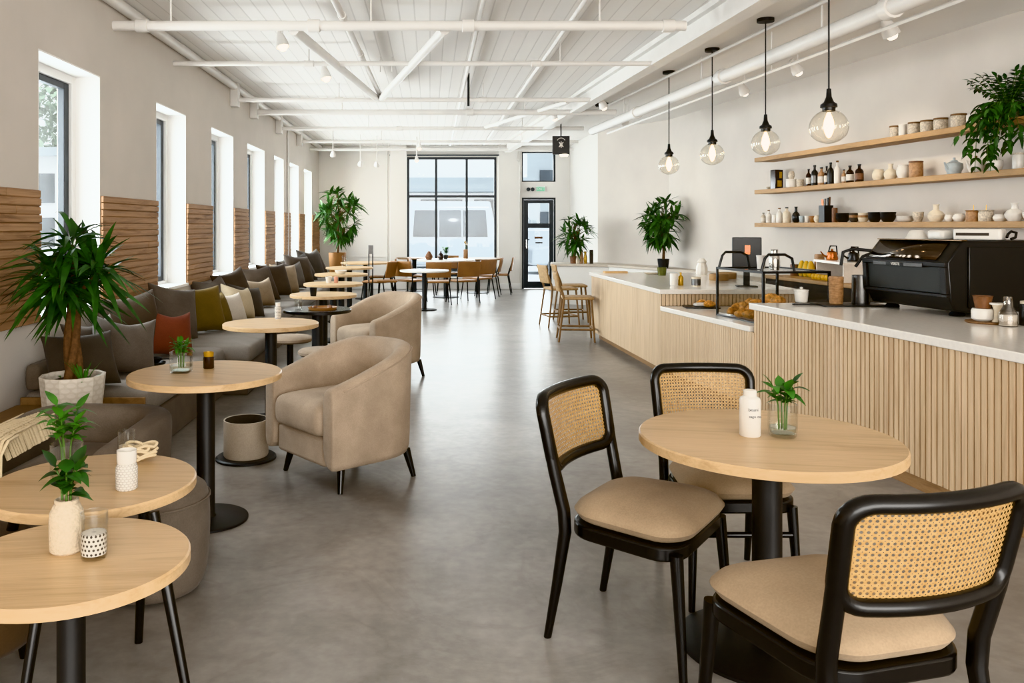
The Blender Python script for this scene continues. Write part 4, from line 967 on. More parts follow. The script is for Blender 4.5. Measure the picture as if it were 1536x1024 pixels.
on(1, 1200, 10, 12, 'jar', 'small beige canister beside the white canister on the middle shelf', 'specc', 'specc', back=.1)
for px, w_, h_, m_, l_, lb in ((1213, 8, 26, 'amber', 'label', 'dark bottle with pale label, first of the bottle row'), (1222, 10, 31, 'blackc', 'steel', 'tall black bottle behind the first bottle of the row'), (1232, 10, 27, 'tanc', 'label', 'pinkish tan bottle in the bottle row'),
        (1240, 7, 28, 'amber', 'label', 'slim dark bottle beside the tallest black bottle'), (1246, 9, 33, 'blackc', 'blackc', 'tallest black bottle of the middle shelf'), (1256, 9, 35, 'whitec', 'none', 'white bottle with cork in the bottle row'),
        (1266, 7, 21, 'tanc', 'label', 'small tan bottle past the white bottle'), (1275, 11, 26, 'amber', 'label', 'dark bottle with large white label near the end of the bottle row'), (1289, 12, 27, 'amber', 'brownc', 'wide dark bottle closing the bottle row')):
    on(1, px, w_, h_, 'bottle', lb, m_, l_, group='bottles on the middle shelf')
on(1, 1318, 18, 17, 'pot', 'small cream jug with knobbed top on the middle shelf', 'cream', cat='jug'); on(1, 1336, 19, 24, 'vase', 'cream speckled flask with thin neck on the middle shelf', 'cream')
on(1, 1355, 19, 21, 'pot', 'round white pot beside the brown lidded jar on the middle shelf', 'whitec'); on(1, 1374, 19, 25, 'jar', 'brown speckled jar with lid on the middle shelf', 'tanc', 'brownc')
def teapot(label, px, w, h, mat, sh=1, lidm=None):
    loc, k = sp_(px, sh); r, hh = w*k/2*.8, h*k*.72; t = thing('teapot', label, 'teapot', loc, .2)
    MB().lathe([(0, 0), (r*.6, 0), (r*.7, .004), (r, hh*.5), (r*.95, hh*.85), (r*.5, hh), (0, hh)], n=28).build('body', mat, t)
    MB().lathe([(0, hh), (r*.42, hh), (r*.38, hh*1.1), (r*.12, hh*1.13), (r*.16, hh*1.3), (0, hh*1.33)], n=18).build('lid', lidm or mat, t)
    MB().tube([(-r*.85, 0, hh*.45), (-r*1.2, 0, hh*.65), (-r*1.4, 0, hh*.95)], [r*.2, r*.14, r*.1], 10).build('spout', mat, t)
    MB().tube([(r*.9, 0, hh*.8), (r*1.25, 0, hh*.8), (r*1.3, 0, hh*.5), (r*.95, 0, hh*.25)], r*.09, 8).build('handle', mat, t)
teapot('pale blue grey teapot on the middle shelf', 1431, 30, 27, 'bluec'); teapot('white rounded teapot with dark lid on the middle shelf', 1464, 30, 27, 'whitec', lidm='brownc'); teapot('white jug-like teapot under the trailing plant', 1493, 26, 26, 'whitec')
on(1, 1527, 15, 25, 'jar', 'tall white pot partly hidden by the trailing plant', 'whitec', 'specc')
# bottom shelf
for px, w_, h_, kd, m_, l_, lb in ((1145, 8, 15, 'bottle', 'specc', 'label', 'tiny grey bottle, first on the bottom shelf'), (1153, 8, 19, 'bottle', 'whitec', 'label', 'tiny bottle with red-brown stopper, second on the bottom shelf'), (1162, 8, 12, 'jar', 'whitec', None, 'white beaker between two stoppered bottles on the bottom shelf'),
        (1169, 9, 22, 'bottle', 'whitec', 'none', 'white bottle with cork on the bottom shelf'), (1180, 11, 23, 'bottle', 'cream', 'none', 'cream pump bottle beside the black flask'), (1194, 12, 24, 'vase', 'blackc', None, 'black long-necked flask on the bottom shelf'),
        (1203, 9, 10, 'bowl', 'bluec', None, 'small pale blue cup beside the black flask'), (1211, 8, 10, 'bowl', 'whitec', None, 'small white cup next to the pale blue cup'), (1219, 11, 10, 'bowl', 'leather', None, 'small brown wooden bowl on the bottom shelf'), (1226, 10, 11, 'pot', 'cream', None, 'small cream shell-shaped pot beside the black box')):
    on(2, px, w_, h_, kd, lb, m_, l_)
loc, k = sp_(1239, 2); t = thing('utensil_box', 'black box holding brushes on the bottom shelf', 'box', loc, .2); q = MB()
q.lo(-.06, .06, -.05, -.042, 0, .2); q.lo(-.06, .06, .042, .05, 0, .2); q.lo(-.06, -.052, -.042, .042, 0, .2); q.lo(.052, .06, -.042, .042, 0, .2); q.lo(-.052, .052, -.042, .042, 0, .01); q.build('body', 'black', t)
for i, (dx, m_, a) in enumerate(((-.03, 'copper', -.05), (-.01, 'lacq', .03), (.02, 'lacq', .07), (.035, 'brownc', .12))): tag(MB().cyl((loc[0]+dx, loc[1], loc[2]+.012), (loc[0]+dx+a*.2, loc[1]+.01*i, loc[2]+.27+.01*i), .007, .012, 8).build('brush', m_), 'slim '+('copper', 'black', 'black slanting', 'brown')[i]+' brush sticking out of the black box', 'brush')
on(2, 1252, 8, 22, 'jar', 'brown pot beside the black brush box', 'brownc')
def stack(label, px, n, r, h, mats, sh=2):
    loc, k = sp_(px, sh); t = thing('bowl_stack', label, 'bowls', loc)
    for i in range(n): MB().lathe(bowlp(r*k, h*k), c=(0, 0, i*h*k*.5), n=24).build('bowl', mats[i % len(mats)], t)
stack('stack of wide black bowls beside the black brush box', 1264, 3, 10, 7, ['blackc']); stack('stack of grey-brown bowls in the middle of the bottom shelf', 1281, 3, 7, 7, ['greyd', 'tanc']); stack('stack of tan and cream bowls on the bottom shelf', 1295, 3, 7.5, 7, ['cream', 'tanc'])
stack('stack of black bowls next to the tan and cream stack', 1312, 2, 9.5, 10, ['blackc']); stack('stack of black bowls with white rims before the white plates', 1332, 2, 11, 10, ['blackc', 'blackc']); stack('stack of white plates on the bottom shelf', 1358, 3, 12, 4.5, ['whitec'])
on(2, 1377, 16, 15, 'bowl', 'speckled grey cup behind the white plates', 'specc', cat='cup'); on(2, 1404, 23, 26, 'vase', 'tan round vase with pale neck on the bottom shelf', 'cream'); on(2, 1424, 13, 11, 'pot', 'small white lumpy pot past the tan vase', 'whitec'); on(2, 1439, 18, 12, 'pot', 'small white round pot before the brown pots', 'whitec')
for px, lb in ((1460, 'brown glazed pot with a thin stem, first of two'), (1479, 'taupe glazed pot with a thin stem, second of two')):
    loc, k = sp_(px, 2); t = thing('clay_pot', lb, 'pot', loc); MB().lathe(jarp(10*k, 14*k)[:-1]+[(9*k, 15*k), (11*k, 17*k), (8*k, 17*k), (0, 14*k)], n=24).build('body', 'tanc' if px == 1460 else 'specc', t); MB().cyl((0, 0, 14*k), (.003, 0, 25*k), .003, n=6).build('stem', 'gold', t)
on(2, 1500, 19, 11, 'pot', 'small white lidded pot beside the tall white vase', 'whitec'); on(2, 1522, 26, 28, 'vase', 'white round vase with spotted glaze near the shelf end', 'whitec'); on(2, 1545, 20, 14, 'bowl', 'white bowl at the near end of the bottom shelf', 'whitec')
# trailing plant on the top shelf
loc, k = sp_(1512, 0, .16); t = thing('trailing_plant', 'lush trailing plant spilling over the near end of the top shelf', 'potted plant', loc)
MB().lathe([(0, 0), (.085, 0), (.11, .13), (.1, .13), (.095, .1), (0, .1)], n=24).build('pot', 'specc', t); f, s, rnd = MB(), MB(), random.Random(12)
for i in range(58):
    a = rnd.uniform(0, 2*pi); L = rnd.uniform(.24, .42); el = rnd.uniform(.0, 1.3); d = Vector((cos(a)*cos(el), sin(a)*cos(el), sin(el))); pts = []
    dr = rnd.uniform(.5, 1.5) if el < .8 else rnd.uniform(.1, .4)
    for j in range(9): u = j/8; p = Vector((0, 0, .1)) + d*L*u + Vector((0, 0, -1))*dr*L*u*u*.8; p.x = min(p.x, .12); pts.append(p)
    s.tube(pts, [.004-.0003*j for j in range(9)], 5)
    for j in range(2, 9):
        for sd in (-1, 1):
            v = (pts[j]-pts[j-1]).normalized(); w_ = v.cross(Vector((0, 0, 1))); w_ = w_.normalized() if w_.length > .05 else Vector((1, 0, 0)); f.leaf(pts[j], v*.6+w_*sd+Vector((0, 0, rnd.uniform(-.3, .1))), rnd.uniform(.07, .12), rnd.uniform(.03, .045), .35, 4, .2)
    f.leaf(pts[8], pts[8]-pts[7], .1, .035, .3, 4, .2)
for i in range(9):       # hanging strands
    x0, y0 = rnd.uniform(-.2, -.1), rnd.uniform(-.3, .12); pts = [Vector((x0*.3, y0*.3, .12)), Vector((x0, y0, .14)), Vector((x0-.06, y0*1.1, .0)), Vector((x0-.07, y0*1.15, -.18)), Vector((x0-.08, y0*1.2, -.2-rnd.uniform(.05, .25)))]
    s.tube(pts, .003, 5)
    for a_, b_ in zip(pts[1:], pts[2:]):
        for u in (.2, .5, .8):
            for sd in (-1, 1): f.leaf(a_.lerp(b_, u), (rnd.uniform(-.6, .2), sd, -.4), rnd.uniform(.06, .1), .04, .4, 4, .2)
s.build('stem', 'stem', t); f.build('foliage', 'leafd', t)

# ------------------------------------------------------------------ coffee machine
t = thing('coffee_machine', 'large black coffee machine with chrome top edge on the near counter', 'coffee machine', (3.25, 6.2, ZH), math.atan2(-.76, .12))
LW, DP = .80, .85       # local x runs along the back panel, local y toward the barista
z1 = .17; 
b_ = MB(); prof = [(0.04, .04), (0., .12), (-.02, .36), (.10, .50), (DP, .50), (DP, .03), (.12, .03)]
vs = [(0, y, z) for y, z in prof]+[(LW, y, z) for y, z in prof]; n = len(prof)
b_.add(vs, [tuple(range(n)), tuple(range(2*n-1, n-1, -1))]+[(i, i+n, (i+1) % n+n, (i+1) % n) for i in range(n)]); b_.f = [tuple(reversed(f)) for f in b_.f]
b_.build('body', 'black', t, bev=.012)
sl = Vector((0, .12, .14)).normalized()
m = MB(); nrm = Vector((0, -.14, .12)).normalized()
for (y, z) in ((-.02, .36),): pass
m.add([tuple(Vector((x, -.02, .36))+sl*u+nrm*.004) for u in (.012, .165) for x in (.04, LW-.1)], [(0, 1, 3, 2)]); m.build('chrome_fascia', plain('dark mirror', '#5d534a', .12, 1., .1, 20), t, solid=.004)
MB().lo(.0, LW, .085, .13, .497, .505).build('trim', plain('bronze trim', '#7d6a56', .3, 1.), t, bev=.003)
f = MB(); k_ = -.02/.23; R = Matrix.Rotation(math.atan(.02/.23), 4, 'X')
pm = Matrix.Translation((0, 0, .13)) @ Matrix.Rotation(math.atan2(.02, .23), 4, 'X')
f.add([], []); fr = MB()
for x0, x1, zz0, zz1 in ((.0, LW, .0, .022), (.0, LW, .2, .232), (0, .035, .022, .2), (LW-.05, LW, .022, .2)): fr.box(((x0+x1)/2, -.008, (zz0+zz1)/2), (x1-x0, .03, zz1-zz0), 0, pm)
fr.build('back_frame', 'blackm', t, bev=.004)
MB().box((LW/2-.007, .002, .11), (LW-.09, .012, .17), 0, pm).build('back_panel', plain('charcoal panel', '#262725', .5), t)
np_ = MB().box((.37, -.026, .205), (.48, .006, .026), 0, pm).build('name_plate', 'steel', t, bev=.002); MB().box((.35, -.0295, .205), (.17, .003, .024), 0, pm).build('name_plate_center', 'black', np_)
tx = text('VERSTE', .026, 'whitec', np_, (0, 0, 0), (0, 0, 0), .0008); tx.matrix_local = pm @ Matrix.Translation((.36, -.032, .205)) @ Matrix.Rotation(pi/2, 4, 'X')
for x in (.09, LW-.1):
    for y in (.14, DP-.1): MB().lathe([(0, 0), (.045, 0), (.05, .01), (.035, .03), (.03, .09), (0, .09)], c=(x, y, 0), n=18).build('foot', 'blackm', t)
for x in (): MB().lathe([(.0515, .002), (.0525, .002), (.0525, .012), (.0515, .012)], c=(x, .14, 0), n=18).build('foot_ring', 'chrome', t)
MB().lo(.1, LW-.1, .2, DP-.05, .035, .085).build('drip_base', 'blackm', t, bev=.006)
q = MB(); q.lo(LW-.002, LW+.012, .13, DP-.03, .06, .46); q.build('side_panel', 'black', t, bev=.008)
MB().tube([(.01, .05, .41), (-.06, -.07, .425), (-.09, -.13, .40), (-.095, -.145, .30)], .012, 10).build('steam_wand', 'blackm', t)
MB().tube([(.01, .05, .40), (-.03, -.01, .37), (-.06, -.05, .29)], .011, 10).build('steam_wand', 'blackm', t)
ax = Vector((cos(math.atan2(-.76, .12)), sin(math.atan2(-.76, .12)), 0)); ay = Vector((-ax.y, ax.x, 0)); MO = Vector((3.25, 6.2, ZH))
def onm(u, v, h=.501): p = MO + ax*u + ay*v; return (p.x, p.y, ZH+h)
vessel('upturned_bowl', 'white bowl turned upside down on the coffee machine', 'bowl', onm(.2, .25), [(0, .066), (.034, .066), (.045, .06), (.078, .0), (.07, 0), (0, .0)][::-1], 'whitec', 28)
o = cushion(MB(), .075, .055, 0, .066, .03, .014, .001, 5).build('butter_dish', 'whitec', None, onm(.38, .29), rz=-1.4, sub=1, ang=180); tag(o, 'white rounded dish upside down on the coffee machine', 'dish')
t = thing('card_printer', 'flat white printer box on top of the coffee machine', 'printer', onm(.6, .40), -.75); cushion(MB(), .14, .10, 0, .076, .02, .01, .0, 5).build('body', 'whitec', t, sub=1, ang=180); MB().lo(-.12, .07, -.102, -.098, .03, .05).build('slot', 'greyd', t)
o = MB().tube([(0, 0, .008), (.03, .0, .02), (.05, .02, .05), (.03, .04, .06), (.0, .03, .04), (-.02, .01, .02)], .009, 7).build('black_tongs', 'blackc', None, onm(.77, .48)); tag(o, 'small black twisted tool beside the white printer box', 'tool')
# tray, pitchers beside the machine
p = at(1285, 458, ZH); t = thing('drip_tray', 'flat black tray beside the coffee machine', 'tray', (p[0]-.05, p[1]+.02, ZH)); MB().prism(rrect(.24, .13, .02), 0, .012).build('plate', 'black', t, bev=.003); MB().lo(-.42, -.24, -.015, .015, .002, .014).build('handle', 'black', t, bev=.003)
px_, py_ = p[0]-.05, p[1]+.02
vessel('cup_tower', 'tall ribbed kraft cup stack on the black tray', 'cups', (px_-.09, py_+.01, ZH+.012), [(0, 0), (.046, 0)]+[q for i in range(11) for q in ((.047+.0005*i, .002+.018*i), (.0485+.0005*i, .016+.018*i), (.046+.0005*i, .018+.018*i))]+[(.05, .205), (.0, .205)], 'tanc', 24)
t = thing('milk_pitcher', 'dark steel milk pitcher on the black tray next to the coffee machine', 'pitcher', (px_+.09, py_-.0, ZH+.012)); MB().lathe([(0, 0), (.062, 0), (.064, .01), (.06, .2), (.061, .215), (.057, .215), (.055, .02), (0, .015)], n=28).build('body', 'steel', t); MB().tube([(.06, .0, .18), (.1, 0, .18), (.1, 0, .06), (.062, 0, .05)], .008, 8).build('handle', 'steel', t)
p = at(1202, 453, ZH); vessel('lidded_pot', 'small white lidded pot near the corner of the service counter', 'pot', p, [(0, 0), (.04, 0), (.046, .008), (.052, .085), (.048, .09), (0, .09)], 'whitec', 26, [(0, .09), (.054, .09), (.054, .098), (.02, .104), (.01, .106), (.012, .118), (0, .12)], 'whitec')
# things at the near end of the service counter
t = thing('serving_board', 'round brown serving board at the right end of the service counter', 'board', at(1480, 484, ZH)); MB().lathe([(0, 0), (.11, 0), (.115, .005), (.115, .012), (0, .014)], n=36).build('disc', 'cork', t); bp_ = at(1480, 484, ZH)
x, y, z = at(1474, 484, ZH); vessel('coffee_dripper', 'white pot with a mottled brown upper on the serving board', 'pot', (x, y, z+.014), [(0, 0), (.045, 0), (.06, .012), (.062, .06), (.055, .075), (0, .077)], 'whitec', 30, [(0, .077), (.04, .077), (.042, .09), (.053, .15), (.057, .153), (.05, .153), (.04, .09), (0, .085)], 'brownc')
x, y, z = at(1496, 486, ZH); t = thing('glass_stand', 'tiny pale glass stand beside the white and brown pot', 'glass', (x, y, z+.014)); MB().lathe([(0, 0), (.03, 0), (.018, .02), (.018, .07), (.022, .08), (.03, .105), (.026, .105), (0, .08)], n=18).build('stem', 'cream', t); MB().lathe([(0, .105), (.042, .105), (.042, .115), (0, .115)], n=18).build('saucer', 'whitec', t)
x, y, z = at(1512, 489, ZH)
def milk(t): MB().lathe([(0, .004), (.046, .005), (.048, .07), (0, .071)], n=26).build('milk', 'whitec', t)
vessel('glass_bottle', 'clear glass bottle with a little milk at the right end of the counter', 'bottle', (x, y, z), [(0, 0), (.047, 0), (.05, .008), (.049, .075), (.026, .12), (.022, .17), (.024, .176), (.021, .176), (.019, .17), (.023, .12), (.0465, .074), (.047, .01), (0, .008)], glass('bottle glass', (.85, .82, .78, 1), .35), 28, extra=milk)
x, y, z = at(1545, 488, ZH); vessel('dark_cup', 'dark mottled lidded jar at the frame edge of the counter', 'jar', (x, y, z), jarp(.055, .13), 'blackc', 26, [(0, .13), (.05, .13), (.05, .145), (.015, .15), (.015, .17), (0, .17)], 'cream')

# ------------------------------------------------------------------ pastry case
cu, cv = Vector((.145, -.99, 0)).normalized(), Vector((.99, .145, 0)).normalized(); O = Vector((2.5, 7.25, ZL)); CL, CD, CH = .74, .56, .42
t = thing('pastry_case', 'glass pastry case with a thin black frame on the lowered counter', 'display case', O, math.atan2(cu.y, cu.x))
f = MB(); w_ = .009
for x, y in ((0, 0), (CL, 0), (0, CD), (CL, CD)): f.lo(x-w_, x+w_, y-w_, y+w_, 0, CH)
for z in (CH,): f.lo(-w_, CL+w_, -w_, w_, z-.018, z); f.lo(-w_, CL+w_, CD-w_, CD+w_, z-.018, z); f.lo(-w_, w_, w_, CD-w_, z-.018, z); f.lo(CL-w_, CL+w_, w_, CD-w_, z-.018, z)
f.lo(-w_, CL+w_, -w_, w_, 0, .012); f.build('frame', 'black', t)
g = MB(); g.lo(w_, CL-w_, -.003, .003, .012, CH-.018); g.build('front_glass', 'glass', t); MB().lo(-.003, .003, w_, CD-w_, 0, CH-.018).build('side_glass', 'glass', t); MB().lo(CL-.003, CL+.003, w_, CD-w_, 0, CH-.018).build('side_glass', 'glass', t)
MB().lo(w_, CL-w_, w_, CD-w_, CH-.012, CH-.006).build('top_glass', 'glass', t)
MB().lo(.01, CL-.01, .01, CD-.01, 0, .008).build('shelf_plate', 'steel', t)
for x in (.03, CL-.03): MB().tube([(x, 0, CH), (x+.0, .03, CH+.1), (x, .06, CH+.13), (x, .2, CH+.13), (x, .26, CH+.1), (x, .28, CH)], .011, 8).build('lid_arm', 'black', t)
tl = lambda u, v, h: tuple(O + cu*u + cv*v + Vector((0, 0, h)))
def croissant():
    m = MB(); pts, rad = [], []; n = 25
    for i in range(n):
        u = -1+2*i/(n-1); a = u*1.25; pts.append((.05*sin(a), .05*cos(a)-.05, .026)); rad.append((.027*(1-abs(u)**1.7)+.006)*(1+.16*abs(sin(u*11))))
    return m.tube(pts, rad, 10)
cr = None; rnd = random.Random(4); pos = [(u, v, .0) for u in (.12, .25, .38, .51, .63) for v in (.1, .22, .34, .46)] + [(u, v, 1) for u in (.2, .33, .46, .58) for v in (.15, .28, .4)] + [(.3, .25, 2), (.45, .3, 2), (.56, .2, 2)]
pos += [(u, v, 1) for u in (.14, .64) for v in (.12, .3)] + [(.2, .2, 2), (.62, .32, 2), (.38, .14, 2), (.4, .26, 3), (.52, .25, 3)]
for i, (u, v, lv) in enumerate(pos):
    o = croissant().build('croissant', 'crust') if cr is None else cr.copy()
    if cr is None: cr = o
    else: COL.objects.link(o)
    o.location = tl(u+rnd.uniform(-.02, .02), v+rnd.uniform(-.015, .015), .010+.043*lv); o.rotation_euler = (rnd.uniform(-.15, .15), rnd.uniform(-.15, .15), rnd.uniform(0, 6.28)); s_ = rnd.uniform(1.1, 1.35); o.scale = (s_, s_, s_)
    tag(o, 'golden croissant in the heap inside the pastry case', 'croissant', 'croissants heaped in the pastry case')
# on the case top
tp_ = lambda px, py: at(px, py, ZL+CH)
vessel('paper_cup_stack', 'white paper cup stack standing on the pastry case', 'cups', tl(.36, .2, CH), [(0, 0), (.03, 0), (.036, .1), (.038, .102), (.038, .112), (0, .112)], 'whitec', 22)
vessel('steel_shaker', 'shiny steel shaker standing on the pastry case', 'shaker', tl(.56, .2, CH), [(0, 0), (.036, 0), (.044, .06), (.04, .11), (.026, .14), (.03, .165), (0, .166)], 'chrome', 24)
vessel('black_bowl', 'low black bowl on the pastry case between cups and shaker', 'bowl', tl(.47, .26, CH), bowlp(.04, .04), 'blackc')
# till screen
t = thing('till_screen', 'black till screen seen from behind, standing past the pastry case', 'till screen', (3.2, 8.42, ZF), -.25)
MB().lo(-.14, .14, -.02, .02, .17, .50).build('screen', 'black', t, bev=.008); MB().box((0, 0.02, .12), (.06, .05, .22)).build('neck', 'blackm', t, bev=.005); MB().lo(-.1, .1, -.07, .09, 0, .012).build('base_plate', 'blackm', t, bev=.003); MB().lo(-.02, .03, -.0235, -.02, .33, .42).build('sticker', 'copper', t)
# black tray with cake slab beside the case
x, y, z = at(1052, 461, ZL); t = thing('bake_tray', 'flat black baking tray on the lowered counter beside the case', 'tray', (x, y-.0, z), -.15); MB().prism(rrect(.16, .12, .02), 0, .012).build('plate', 'black', t, bev=.003)
o = cushion(MB(), .07, .04, 0, .03, .02, .012, .006, 4).build('cream_pastry', 'whitec', None, (x, y, z+.012), sub=1, ang=180); tag(o, 'white iced pastry slab on the black baking tray', 'pastry')
for i, (px, py) in enumerate(((1035, 458), (1069, 462))): tag(croissant().build('pastry_roll', 'crust', None, (at(px, py, ZL)[0]+(.06 if i == 0 else -.03), y+(.03 if i == 0 else -.05), z+.012)), ('brown pastry roll at the far end of the black baking tray', 'brown pastry roll at the near end of the black baking tray')[i], 'pastry')
# on the bar counter
x, y, z = at(1011, 428, ZF); vessel('white_tumbler', 'white tumbler in front of a gold glass on the bar counter', 'tumbler', (x, y, z), jarp(.04, .125)[:-2]+[(.036, .125), (.034, .02), (0, .02)], 'whitec'); vessel('gold_glass', 'small gold glass bottle beside the white tumbler on the bar counter', 'bottle', (x+.075, y+.02, z), botp(.028, .135), 'gold')
x, y, z = at(1044, 429, ZF); t = thing('striped_cup', 'cream cup with a grey band on the bar counter', 'cup', (x, y, z)); MB().lathe([(0, 0), (.044, 0), (.046, .095), (.041, .095), (.04, .012), (0, .012)], n=24).build('body', 'cream', t); MB().lathe([(.0452, .01), (.047, .01), (.0478, .075), (.0468, .075)], n=24).build('band', 'steel', t)
x, y, z = at(993, 413, ZF); vessel('green_glass', 'olive green faceted glass at the far side of the bar counter', 'glass', (x, y, z), [(0, 0), (.05, 0), (.062, .1), (.056, .1), (.045, .012), (0, .01)], 'greeng', 8, ang=10)
x, y, z = at(972, 411, ZF); vessel('saucer', 'flat pale saucer beside the olive green glass', 'saucer', (x+.05, y, z), [(0, 0), (.06, 0), (.1, .015), (.095, .017), (.05, .006), (0, .006)], 'cream')
x, y, z = at(1053, 411, ZF); o = MB().lathe([(0, 0), (.07, 0), (.075, .02), (.07, .09), (.05, .14), (.06, .16), (.03, .2), (.015, .19), (0, .2)], n=9).build('pastry_bag', 'whitec', None, (x, y, z), ang=20); tag(o, 'crumpled white paper bag on the bar counter', 'bag')
for i, px in enumerate((1078, 1100)):
    x, y, z = at(px, 420-i, ZF); o = MB().lathe([(0, 0), (.1, 0), (.105, .01), (.105, .07), (.095, .07), (.09, .015), (0, .015)], n=28).build('wood_bowl', 'shelf', None, (x, y+.2*i, z)); tag(o, ('round wooden bowl beside the paper bag on the bar counter', 'round wooden bowl nearer the till on the bar counter')[i], 'bowl')
x, y, z = at(905, 406.5, ZF); o = MB().box((0, 0, .012), (.3, .12, .024)).build('menu_book', 'paper', None, (2.42, 10.88, z), bev=.003); tag(o, 'flat kraft menu book at the far corner of the bar counter', 'book')
# vases on the ledge by the door
rnd = random.Random(8)
for i, (px, h, r, m_, lb) in enumerate(((866, .2, .03, 'cream', 'cream slim vase next to the plant on the door ledge'), (872, .27, .032, 'tanc', 'tan tall vase in the group on the door ledge'), (878, .23, .03, 'gold', 'golden slim vase in the group on the door ledge'), (887, .26, .035, 'greyd', 'dark grey cylinder vase closing the group on the door ledge'))):
    vessel('slim_vase', lb, 'vase', ((px-PX)/F*15.7, 15.7, .76), [(0, 0), (r, 0), (r*1.2, h*.4), (r*.7, h*.8), (r*.9, h), (r*.6, h), (0, h*.8)] if m_ != 'greyd' else jarp(r, h), m_)
# things on the back counter
def onb(px, back=.3): k = (px-PX)/F; d = (6.0137-back)/(k+.1227); return (k*d, d, .87)
x, y, z = onb(1192, .35); m = MB()
for i, (dx, m_, lb) in enumerate(((0, 'brownc', 'dark brown jar by the fruit on the back counter'), (.1, 'cork', 'woven brown jar by the fruit on the back counter'))): vessel('jar', lb, 'jar', (x+dx, y-.05*i, z), jarp(.05, .14), m_)
for i in range(6):
    x, y, z = onb(1203+i*3.4, .33); mt = ('yellow', 'lime')[i % 2]; o = MB().lathe([(0, 0), (.03, .006), (.048, .05), (.045, .1), (.03, .16), (.012, .19), (0, .19)], n=14).build('fruit', mt, None, (x, y+(i % 2)*.07, z)); tag(o, ('ripe yellow fruit standing in the row on the back counter', 'green fruit standing in the row on the back counter')[i % 2], 'fruit', ('yellow fruit on the back counter', 'green fruit on the back counter')[i % 2])
for i in range(5):
    x, y, z = onb(1222+i*5, .5); tag(MB().lathe([(0, 0), (.03, .004), (.04, .03), (.03, .06), (0, .066)], n=14).build('citrus', 'yellow', None, (x, y, z)), 'small yellow citrus lying at the front of the back counter', 'citrus', 'citrus on the back counter')
x, y, z = onb(1229, .2); vessel('woven_canister', 'tall woven straw canister on the back counter', 'canister', (x, y, z), jarp(.055, .27), 'tanc')
t = thing('riser_shelf', 'small pale riser shelf standing on the back counter', 'shelf', onb(1272, .22), -.12); MB().lo(-.22, .22, -.45, .45, .19, .215).build('top', 'quartz', t); MB().lo(-.2, .2, -.43, -.41, 0, .19).build('side_panel', 'quartz', t); MB().lo(-.2, .2, .41, .43, 0, .19).build('side_panel', 'quartz', t)
for i, (px, m_, lb) in enumerate(((1248, 'copper', 'copper kettle on the riser shelf'), (1280, 'lacq', 'black kettle on the riser shelf behind the coffee machine'))):
    x, y, z = onb(px, .25); t = thing('kettle', lb, 'kettle', (x, y, z+.215)); MB().lathe([(0, 0), (.06, 0), (.065, .02), (.05, .09), (.03, .1), (.012, .11), (.014, .125), (0, .13)], n=22).build('body', m_, t); MB().tube([(-.055, 0, .03), (-.1, 0, .06), (-.13, 0, .1)], [.013, .009, .006], 8).build('spout', m_, t); MB().tube([(-.04, 0, .09), (-.02, 0, .16), (.05, 0, .16), (.06, 0, .06)], .008, 8).build('handle', 'lacq', t)
# ------------------------------------------------------------------ bar stools and the far dining chairs
def side_chair(name, label, cat, loc, rz, sh, bh, W, leg_mat, seat_mat, foot=None, group=None, lr=.011):
    t = thing(name, label, cat, loc, rz, group); w = W/2
    cushion(MB(), w, w, sh-.035, sh, .05, .014, .004, 4).build('seat', seat_mat, t, ang=60)
    rows = []
    for i in range(6):
        z = sh+.07+(bh-sh-.07)*i/5; rows.append([(x*(1+.04*i/5), -w+.0-.02-(z-sh)*.18-.025*(1-(x/w)**2), z) for x in [w*(-1+2*j/8) for j in range(9)]])
    MB().grid(rows).build('backrest', seat_mat, t, solid=.022, bev=.006)
    for s in (-1, 1):
        MB().tube([(s*(w+.01), w+.0, 0), (s*(w-.03), w-.04, sh-.03)], [lr*.8, lr], 8).build('leg', leg_mat, t)
        MB().tube([(s*(w+.01), -w-.05, 0), (s*(w-.025), -w+.02, sh-.03), (s*(w-.01), -w-.0, sh+.05), (s*(w-.01), -w-.02-(bh-sh)*.15, sh+(bh-sh)*.75)], [lr*.8, lr, lr, lr*.8], 8).build('leg', leg_mat, t)
    if foot:
        m = MB(); k = foot/sh; a = w+.01-(.04*k); m.tube([(-a, w-.04*k, foot), (a, w-.04*k, foot)], lr*.8, 8); m.tube([(-a, -w-.05+.06*k, foot), (a, -w-.05+.06*k, foot)], lr*.8, 8)
        for s in (-1, 1): m.tube([(s*a, -w-.05+.06*k, foot), (s*a, w-.04*k, foot)], lr*.8, 8)
        m.build('footrest', leg_mat, t)
    return t
side_chair('bar_stool', 'light brown bar stool nearest the bar corner', 'bar stool', (1.9, 10.75, 0), radians(-95), .57, .88, .4, 'legw', 'tanseat', .16, 'bar stools at the bar', .016)
side_chair('bar_stool', 'light brown bar stool farther from the bar corner, toward the door', 'bar stool', (1.93, 12.3, 0), radians(-80), .57, .90, .42, 'legw', 'tanseat', .16, 'bar stools at the bar', .016)
side_chair('bar_stool', 'light brown bar stool half hidden between the two other stools', 'bar stool', (2.2, 12.9, 0), radians(-90), .57, .88, .42, 'legw', 'tanseat', .16, 'bar stools at the bar', .016)
